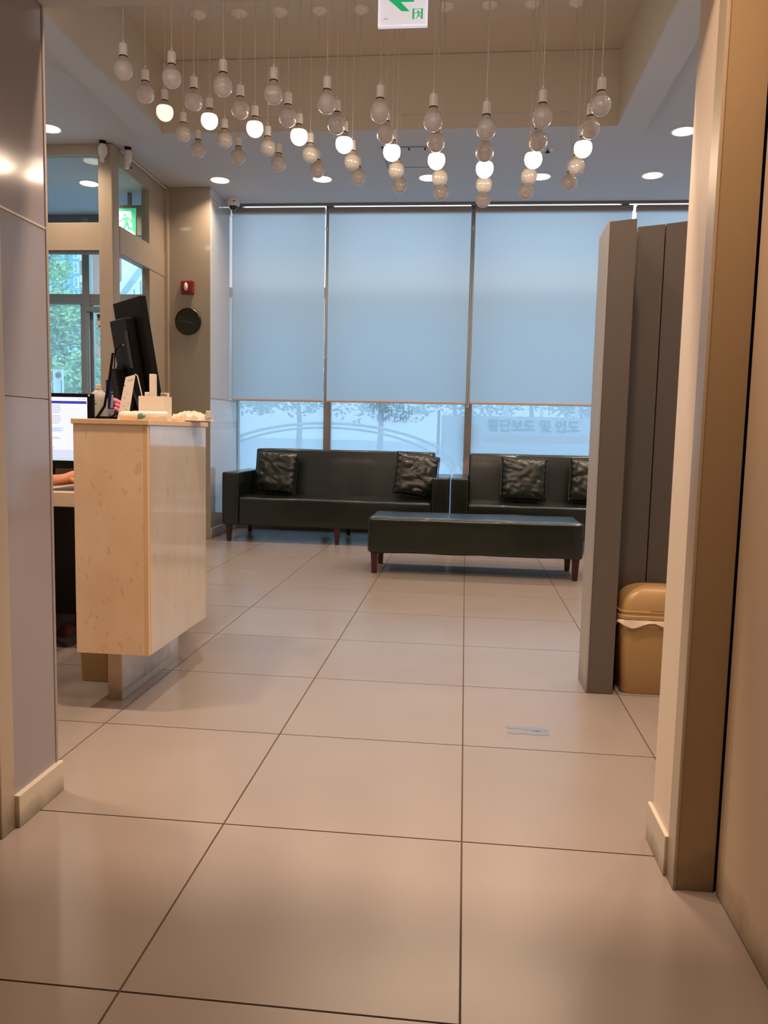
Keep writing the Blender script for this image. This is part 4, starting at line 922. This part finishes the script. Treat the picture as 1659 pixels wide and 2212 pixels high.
# right hand: palm and five separate fingers curled over the mouse
hb = Vector((-1.715, 1.325, 0.768))
for k, (dy, L_) in enumerate(((0.028, 0.9), (0.009, 1.0), (-0.010, 0.95), (-0.027, 0.78))):
    p0 = Vector((-1.662, 1.352+dy*0.8, 0.789)); pts = [p0, p0+Vector((0.032, 0.004, 0.006))*L_, p0+Vector((0.058, 0.006, -0.006))*L_, p0+Vector((0.072, 0.006, -0.026))*L_, p0+Vector((0.074, 0.006, -0.036))*L_]
    skin_fig('finger', pts, [(0, 1), (1, 2), (2, 3), (3, 4)], [0.0100, 0.0095, 0.0088, 0.0080, 0.0065], SKIN, t)
p0 = Vector((-1.690, 1.322, 0.770)); pts = [p0, p0+Vector((0.022, -0.018, -0.004)), p0+Vector((0.044, -0.024, -0.012)), p0+Vector((0.062, -0.018, -0.018))]
skin_fig('thumb', pts, [(0, 1), (1, 2), (2, 3)], [0.0125, 0.0115, 0.0100, 0.0080], SKIN, t)

# ------------------------------------------------------------------ things under the desk
t = thing('shoulder_bag', 'black bag with long straps standing in shade under the desk', 'bag', (-1.70, 1.72, 0))
obj('bag_body', soft_box(-1.90, -1.50, 1.72, 1.92, 0.002, 0.34, 0.04, 4, 0.02), BFABR, t, True)
for x in (-1.78, -1.64): obj('strap', tube(B(), [(x-0.06, 1.64, 0.32), (x-0.02, 1.60, 0.48), (x+0.05, 1.60, 0.655), (x+0.08, 1.66, 0.50), (x+0.06, 1.68, 0.32)], 0.011, 8), mat('strap_black', (26, 22, 22), 0.6), t, True)
def shoe(x, y, rz, label):
    t = thing('slipper', label, 'shoe', (x, y, 0), rz, 'slippers under the desk')
    b = B(); lv = []
    def outl(s, z): return [b.verts.new((s*(0.042+0.008*math.cos(a*2))*math.cos(a), s*0.125*math.sin(a), z)) for a in [2*PI*k/20 for k in range(20)]]
    a_, c_ = outl(1, 0.001), outl(1.0, 0.022); b.faces.new(a_[::-1]); b.faces.new(c_)
    for k in range(20): b.faces.new((a_[k], a_[(k+1) % 20], c_[(k+1) % 20], c_[k]))
    obj('sole', b, mat('slipper_sole_'+str(int(x*-100)), (70, 62, 60), 0.7), t, local=True)
    b = B(); bmesh.ops.create_uvsphere(b, u_segments=16, v_segments=10, radius=1, matrix=Matrix.Translation((0, 0.045, 0.022)) @ Matrix.Diagonal((0.047, 0.075, 0.045, 1)))
    bmesh.ops.bisect_plane(b, geom=b.verts[:]+b.edges[:]+b.faces[:], plane_co=(0, 0, 0.0225), plane_no=(0, 0, 1), clear_inner=True); obj('upper', b, mat('slipper_upper_'+str(int(x*-100)), (70, 18, 22), 0.7), t, True, local=True)
shoe(-1.84, 1.55, 0.5, 'dark red slipper on the floor under the desk, left one')
shoe(-1.70, 1.52, 0.3, 'dark red slipper on the floor under the desk, right one')

# ------------------------------------------------------------------ footprint sticker on the floor
t = thing('footprint_sticker', 'pair of grey blue footprint stickers on the floor tiles', 'sticker', (0.215, 0.765, 0.0))
for s, cyy, x0 in ((1, 0.785, 0.143), (-1, 0.738, 0.146)):
    n = 34; L_ = 0.148; up_, lo_ = [], []
    for k in range(n+1):
        u = k/n; w_ = 0.0135+0.0065*math.sin(PI*min(1, max(0, (u-0.35)/0.65)))-0.003*math.exp(-((u-0.42)/0.12)**2)
        e = math.sqrt(max(0, 1-((u-0.5)/0.5)**6)); c_ = cyy-0.006*s*math.sin(PI*max(0, u-0.25))*1.0
        up_.append((x0+u*L_, c_+w_*e)); lo_.append((x0+u*L_, c_-w_*e))
    obj('footprint', prism(B(), up_[1:-1]+lo_[1:-1][::-1], 0.0002, 0.0009, 'z'), STICK, t)

# ================================================================== OUTDOORS
GZ = -0.40
pv_ = mat('pavement', (204, 214, 226), 0.9, rgb2=(190, 200, 212), noise_amt=0.3, noise_scale=1.2)
struct('ground_outside', bx(B(), -110, 60, 6.06, 170, GZ-0.1, GZ), pv_)
struct('facade_base', bx(B(), XL-0.1, XR+0.1, 5.99, 6.08, GZ, 0.0), pv_)
CAN = mat('canopy_soffit', (70, 78, 92), 0.7)
tag(obj('door_canopy', bx(B(), -5.4, -2.5, 6.10, 6.75, 3.02, 3.16), CAN), 'dark grey canopy over the outer glass door', 'canopy')
# apartment block
BLUE = mat('facade_blue', (110, 150, 196), 0.8); WHT = mat('facade_white', (226, 232, 236), 0.8); WPANE = mat('far_window_glass', (120, 140, 160), 0.15)
t = thing('apartment_building', 'blue and white apartment block beyond the trees', 'building', (-80, 150, GZ))
obj('wall', bx(B(), -101, -66, 150, 164, GZ, 62), WHT, t)
for x0, x1 in ((-98, -93), (-90, -87.5), (-85.6, -83.2), (-79.8, -77.0), (-74.0, -71.5)): obj('blue_panel', bx(B(), x0, x1, 149.6, 150, 6, 62), BLUE, t)
for fl2 in range(19):
    z = 3.0+fl2*2.85
    for x in (-91.8, -84.4, -78.1, -75.3):
        wf = obj('window', bx(B(), x-0.50, x+0.50, 149.3, 149.62, z, z+2.1), WHT, t)
        obj('pane', bx(B(), x-0.33, x+0.33, 149.2, 149.32, z+0.15, z+1.95), WPANE, wf)
    obj('balcony', bx(B(), -82.4, -80.0, 148.6, 150, z-0.3, z+0.9), BLUE if fl2 % 2 else WHT, t)
t = thing('brick_tower', 'narrow brown tower with pale bands beside the apartment block', 'building', (-8.6, 19, GZ))
BRK = mat('brown_brick', (150, 92, 66), 0.8); BRK2 = mat('pale_band', (206, 170, 146), 0.8)
bx_, by_ = -9.95, 18.0
obj('wall', bx(B(), -10.14, -9.93, 18, 20, GZ, 8.0), BRK, t)
for k in range(9): obj('band', bx(B(), -10.15, -9.92, 17.96, 18.0, 3.1+k*0.55, 3.28+k*0.55), BRK2, t)
t = thing('white_building', 'white building with tall narrow windows seen through side glass', 'building', (-6, 13, GZ))
mw = Matrix.Translation((-4.9, 9.9, 0)) @ Matrix.Rotation(math.radians(-59.3), 4, 'Z')
def wb(x0, x1, y0, y1, z0, z1):
    q = B(); bx(q, x0, x1, y0, y1, z0, z1); bmesh.ops.transform(q, matrix=mw, verts=q.verts[:]); return q
obj('wall', wb(-7.2, 1.2, 0, 0.6, GZ, 3.50), WHT, t); obj('cornice', wb(-7.3, 1.3, -0.12, 0.1, 3.50, 3.68), WHT, t)
for x in (-6.5, -5.6, -4.7, -3.9, -3.1, -2.3, -1.5, -0.7, 0.1, 0.8):
    for z in (0.1, 1.85):
        wf = obj('window', wb(x-0.28, x+0.28, -0.06, 0.02, z, z+1.55), WHT, t); obj('pane', wb(x-0.2, x+0.2, -0.08, -0.055, z+0.08, z+1.47), WPANE, wf)
# trees
LEAF = mat('leaves', (124, 156, 118), 0.7, rgb2=(160, 184, 116), noise_amt=0.25, noise_scale=1.5); LEAF2 = mat('hazy_leaves', (190, 212, 208), 0.8); BARK2 = mat('hazy_bark', (196, 204, 206), 0.9); BARK = mat('bark', (84, 72, 58), 0.9)  # hedge trees: haze is painted into their pale leaf and bark colours
def tree(x, y, h, r, label, n=2600, seed=0, z0=0.9, leaf=0.13, lm=None):
    rnd = random.Random(seed); t = thing('tree', label, 'tree', (x, y, GZ), 0, 'leafy trees outside the door')
    b = B(); tube(b, [(x, y, GZ), (x+0.05, y, h*0.45), (x-0.05, y, h*0.85)], 0.07, 8, [0.09, 0.06, 0.02])
    for k in range(7):
        a = k*2.4; z = z0+(h-z0)*(0.15+k*0.09); tube(b, [(x, y, z), (x+r*0.6*math.cos(a), y+r*0.6*math.sin(a), z+0.5)], 0.02, 6, [0.03, 0.01])
    obj('trunk', b, BARK2 if lm else BARK, t, True)
    V_, F_ = [], []
    blobs = [(rnd.uniform(-1, 1)*r*0.7, rnd.uniform(-1, 1)*r*0.7, rnd.uniform(z0, h), rnd.uniform(0.35, 0.6)*r*0.7) for _ in range(26)]
    for k in range(n):
        bx0_, by0_, bz_, br_ = rnd.choice(blobs); taper = 1-0.65*max(0, (bz_-z0)/(h-z0))**1.5
        d = Vector((rnd.gauss(0, 1), rnd.gauss(0, 1), rnd.gauss(0, 1))).normalized()*br_*rnd.uniform(0.5, 1)
        c_ = Vector((x+bx0_*taper, y+by0_*taper, bz_))+d
        u_ = Vector((rnd.gauss(0, 1), rnd.gauss(0, 1), rnd.gauss(0, 0.5))).normalized()*leaf*rnd.uniform(0.6, 1.2); v_ = u_.orthogonal().normalized()*leaf*0.45
        i = len(V_); V_ += [tuple(c_-u_-Vector((0, 0, 0))), tuple(c_+v_), tuple(c_+u_), tuple(c_-v_)]; F_.append((i, i+1, i+2, i+3))
    me = bpy.data.meshes.new('foliage'); me.from_pydata([tuple(Vector(v)-t.location) for v in V_], [], F_); me.materials.append(lm or LEAF)
    o = bpy.data.objects.new('foliage', me); C.objects.link(o); o.parent = t; o['kind'] = 'stuff'
tree(-6.9, 11.0, 3.1, 1.25, 'full leafy tree outside, left of the steel door stile', 9000, 1, 0.0, 0.055)
tree(-5.55, 8.9, 2.0, 0.6, 'shorter leafy tree outside beside the door handle', 5000, 2, 0.0, 0.05)
tree(-8.1, 12.5, 4.9, 0.8, 'tall thin tree rising before the blue apartment block', 2200, 3, 2.2, 0.05)
tree(-4.55, 9.2, 1.9, 0.6, 'small yellowish tree outside right of the door stile', 3000, 4, 0.2, 0.05)
tree(-9.3, 12.0, 2.9, 1.3, 'dark leafy tree outside, farthest left of the door', 5000, 5, 0.0, 0.07)
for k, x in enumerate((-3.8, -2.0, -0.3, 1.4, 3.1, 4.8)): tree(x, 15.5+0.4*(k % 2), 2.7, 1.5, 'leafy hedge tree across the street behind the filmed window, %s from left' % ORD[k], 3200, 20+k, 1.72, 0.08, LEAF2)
# bike rack hoop and sign post outside the door
tag(obj('metal_hoop', tube(B(), [(-5.35, 7.6, GZ), (-5.35, 7.6, 1.15), (-5.33, 7.6, 1.28), (-5.25, 7.6, 1.36), (-4.95, 7.6, 1.38), (-4.78, 7.6, 1.33), (-4.70, 7.6, 1.22), (-4.68, 7.6, GZ)], 0.022, 10), STEEL, smooth=True), 'pale metal hoop barrier outside the glass door', 'barrier')
t = thing('parking_post', 'white post with a red emblem outside the door glass', 'sign', (-4.42, 6.4, GZ))
obj('post_panel', bx(B(), -4.545, -4.445, 6.38, 6.42, GZ, 1.62), WHT, t)
b = B(); lathe(b, [(0.018, 0), (0.032, 0), (0.032, 0.006), (0.018, 0.006)], 20, mtx=Matrix.Translation((-4.487, 6.379, 1.555)) @ Matrix.Rotation(PI/2, 4, 'X')); obj('emblem', b, RED, t)
obj('red_stripe', bx(B(), -4.452, -4.444, 6.374, 6.381, GZ, 1.5), RED, t)
t = thing('door_notice', 'white notice with red header on the outer door glass', 'notice', (-3.76, 5.94, 2.1))
obj('sheet', bx(B(), -3.815, -3.62, 5.936, 5.940, 2.015, 2.150), PAPER, t); obj('header', bx(B(), -3.812, -3.623, 5.932, 5.9365, 2.112, 2.146), RED, t); obj('footer', bx(B(), -3.80, -3.623, 5.932, 5.9365, 2.020, 2.036), RED, t)
# lettering fixed to the outside of the glass (seen mirrored and blurred, strokes only)
t = thing('glass_lettering', 'blurred grey lettering on the outside of the window glass', 'lettering', (-0.76, 5.98, 1.2))
GREYL = mat('lettering_grey', (70, 84, 98), 0.7); rl = random.Random(5)
for r_, (z, h, n_) in enumerate(((1.262, 0.055, 6), (1.195, 0.070, 7), (1.125, 0.065, 6))):
    for k in range(n_):
        x = -0.985+r_*0.035+k*0.058; st_ = rl.randint(0, 3); b = B(); y0, y1 = 5.985, 5.995
        bx(b, x, x+0.008, y0, y1, z, z+h)
        if st_ != 1: bx(b, x+0.008, x+0.030, y0, y1, z+h*0.45, z+h*0.45+0.008)
        if st_ in (0, 2): bx(b, x+0.030, x+0.038, y0, y1, z-0.006, z+h*0.8)
        if st_ == 3: bx(b, x-0.012, x+0.030, y0, y1, z-0.008, z)
        obj('letter', b, GREYL, t)
b = B(); lathe(b, [(0, 0), (0.012, 0), (0.012, 0.006), (0, 0.006)], 14, mtx=Matrix.Translation((-0.885, 5.99, 1.288)) @ Matrix.Rotation(PI/2, 4, 'X')); obj('cyan_dot', b, mat('cyan_dot', (0, 190, 230), 0.4), t)
# street banner with Korean text
t = thing('street_banner', 'white street banner with grey Korean lettering seen through the window', 'banner', (0.75, 9.0, GZ))
BAN = mat('banner_cloth', (236, 238, 242), 0.8); BANT = mat('banner_text', (50, 62, 80), 0.8); BANO = mat('banner_orange', (226, 196, 178), 0.8)
obj('cloth', bx(B(), -0.36, 1.85, 9.0, 9.012, 0.62, 1.275), BAN, t)
text_obj('lettering', '횡단보도 및 인도', 0.178, BANT, (0.885, 8.994, 1.135), t, offset=0.005, depth=0.002)
obj('orange_band', bx(B(), 0.22, 1.80, 8.993, 8.9995, 0.93, 1.02), BANO, t)
b = B(); lathe(b, [(0, 0), (0.16, 0), (0.16, 0.004), (0, 0.004)], 24, mtx=Matrix.Translation((0.02, 8.998, 1.0)) @ Matrix.Rotation(PI/2, 4, 'X')); obj('round_emblem', b, BANO, t)
for x in (-0.40, 1.90): obj('pole', tube(B(), [(x, 9.0, GZ), (x, 9.0, 1.34)], 0.022, 8), STEEL, t)
t = thing('street_railing', 'white street railing behind the banner', 'railing', (1.0, 12.5, GZ))
WR = mat('railing_white', (236, 240, 244), 0.5)
obj('rail', tube(B(), [(-0.2, 12.5, 1.28), (3.6, 12.5, 1.28)], 0.025, 8), WR, t)
for k in range(6): obj('post', bx(B(), 0.05+k*0.62, 0.11+k*0.62, 12.47, 12.53, GZ, 1.62), WR, t)
# added pale arch in place of an unidentified curved line behind filmed glass
t = thing('arch_stand_in', 'pale arch added for an unidentified curved line outside behind the left sofa', 'rail', (-1.7, 8.5, GZ))
for rr, dz in ((0.018, 0.0), (0.022, 0.06)):
    pts = [(-1.85+1.75*math.cos(PI-PI*k/28)*(1+dz), 8.5+dz*2, 0.30+0.765*math.sin(PI*k/28)+dz) for k in range(29)]
    obj('arch', tube(B(), pts, rr, 10), mat('arch_pale_%d' % int(dz*1000), (250, 252, 255), 0.4), t, True)
for x in (-3.6, -0.1): obj('post', tube(B(), [(x, 8.5, GZ), (x, 8.5, 0.30)], 0.025, 8), STEEL, t)
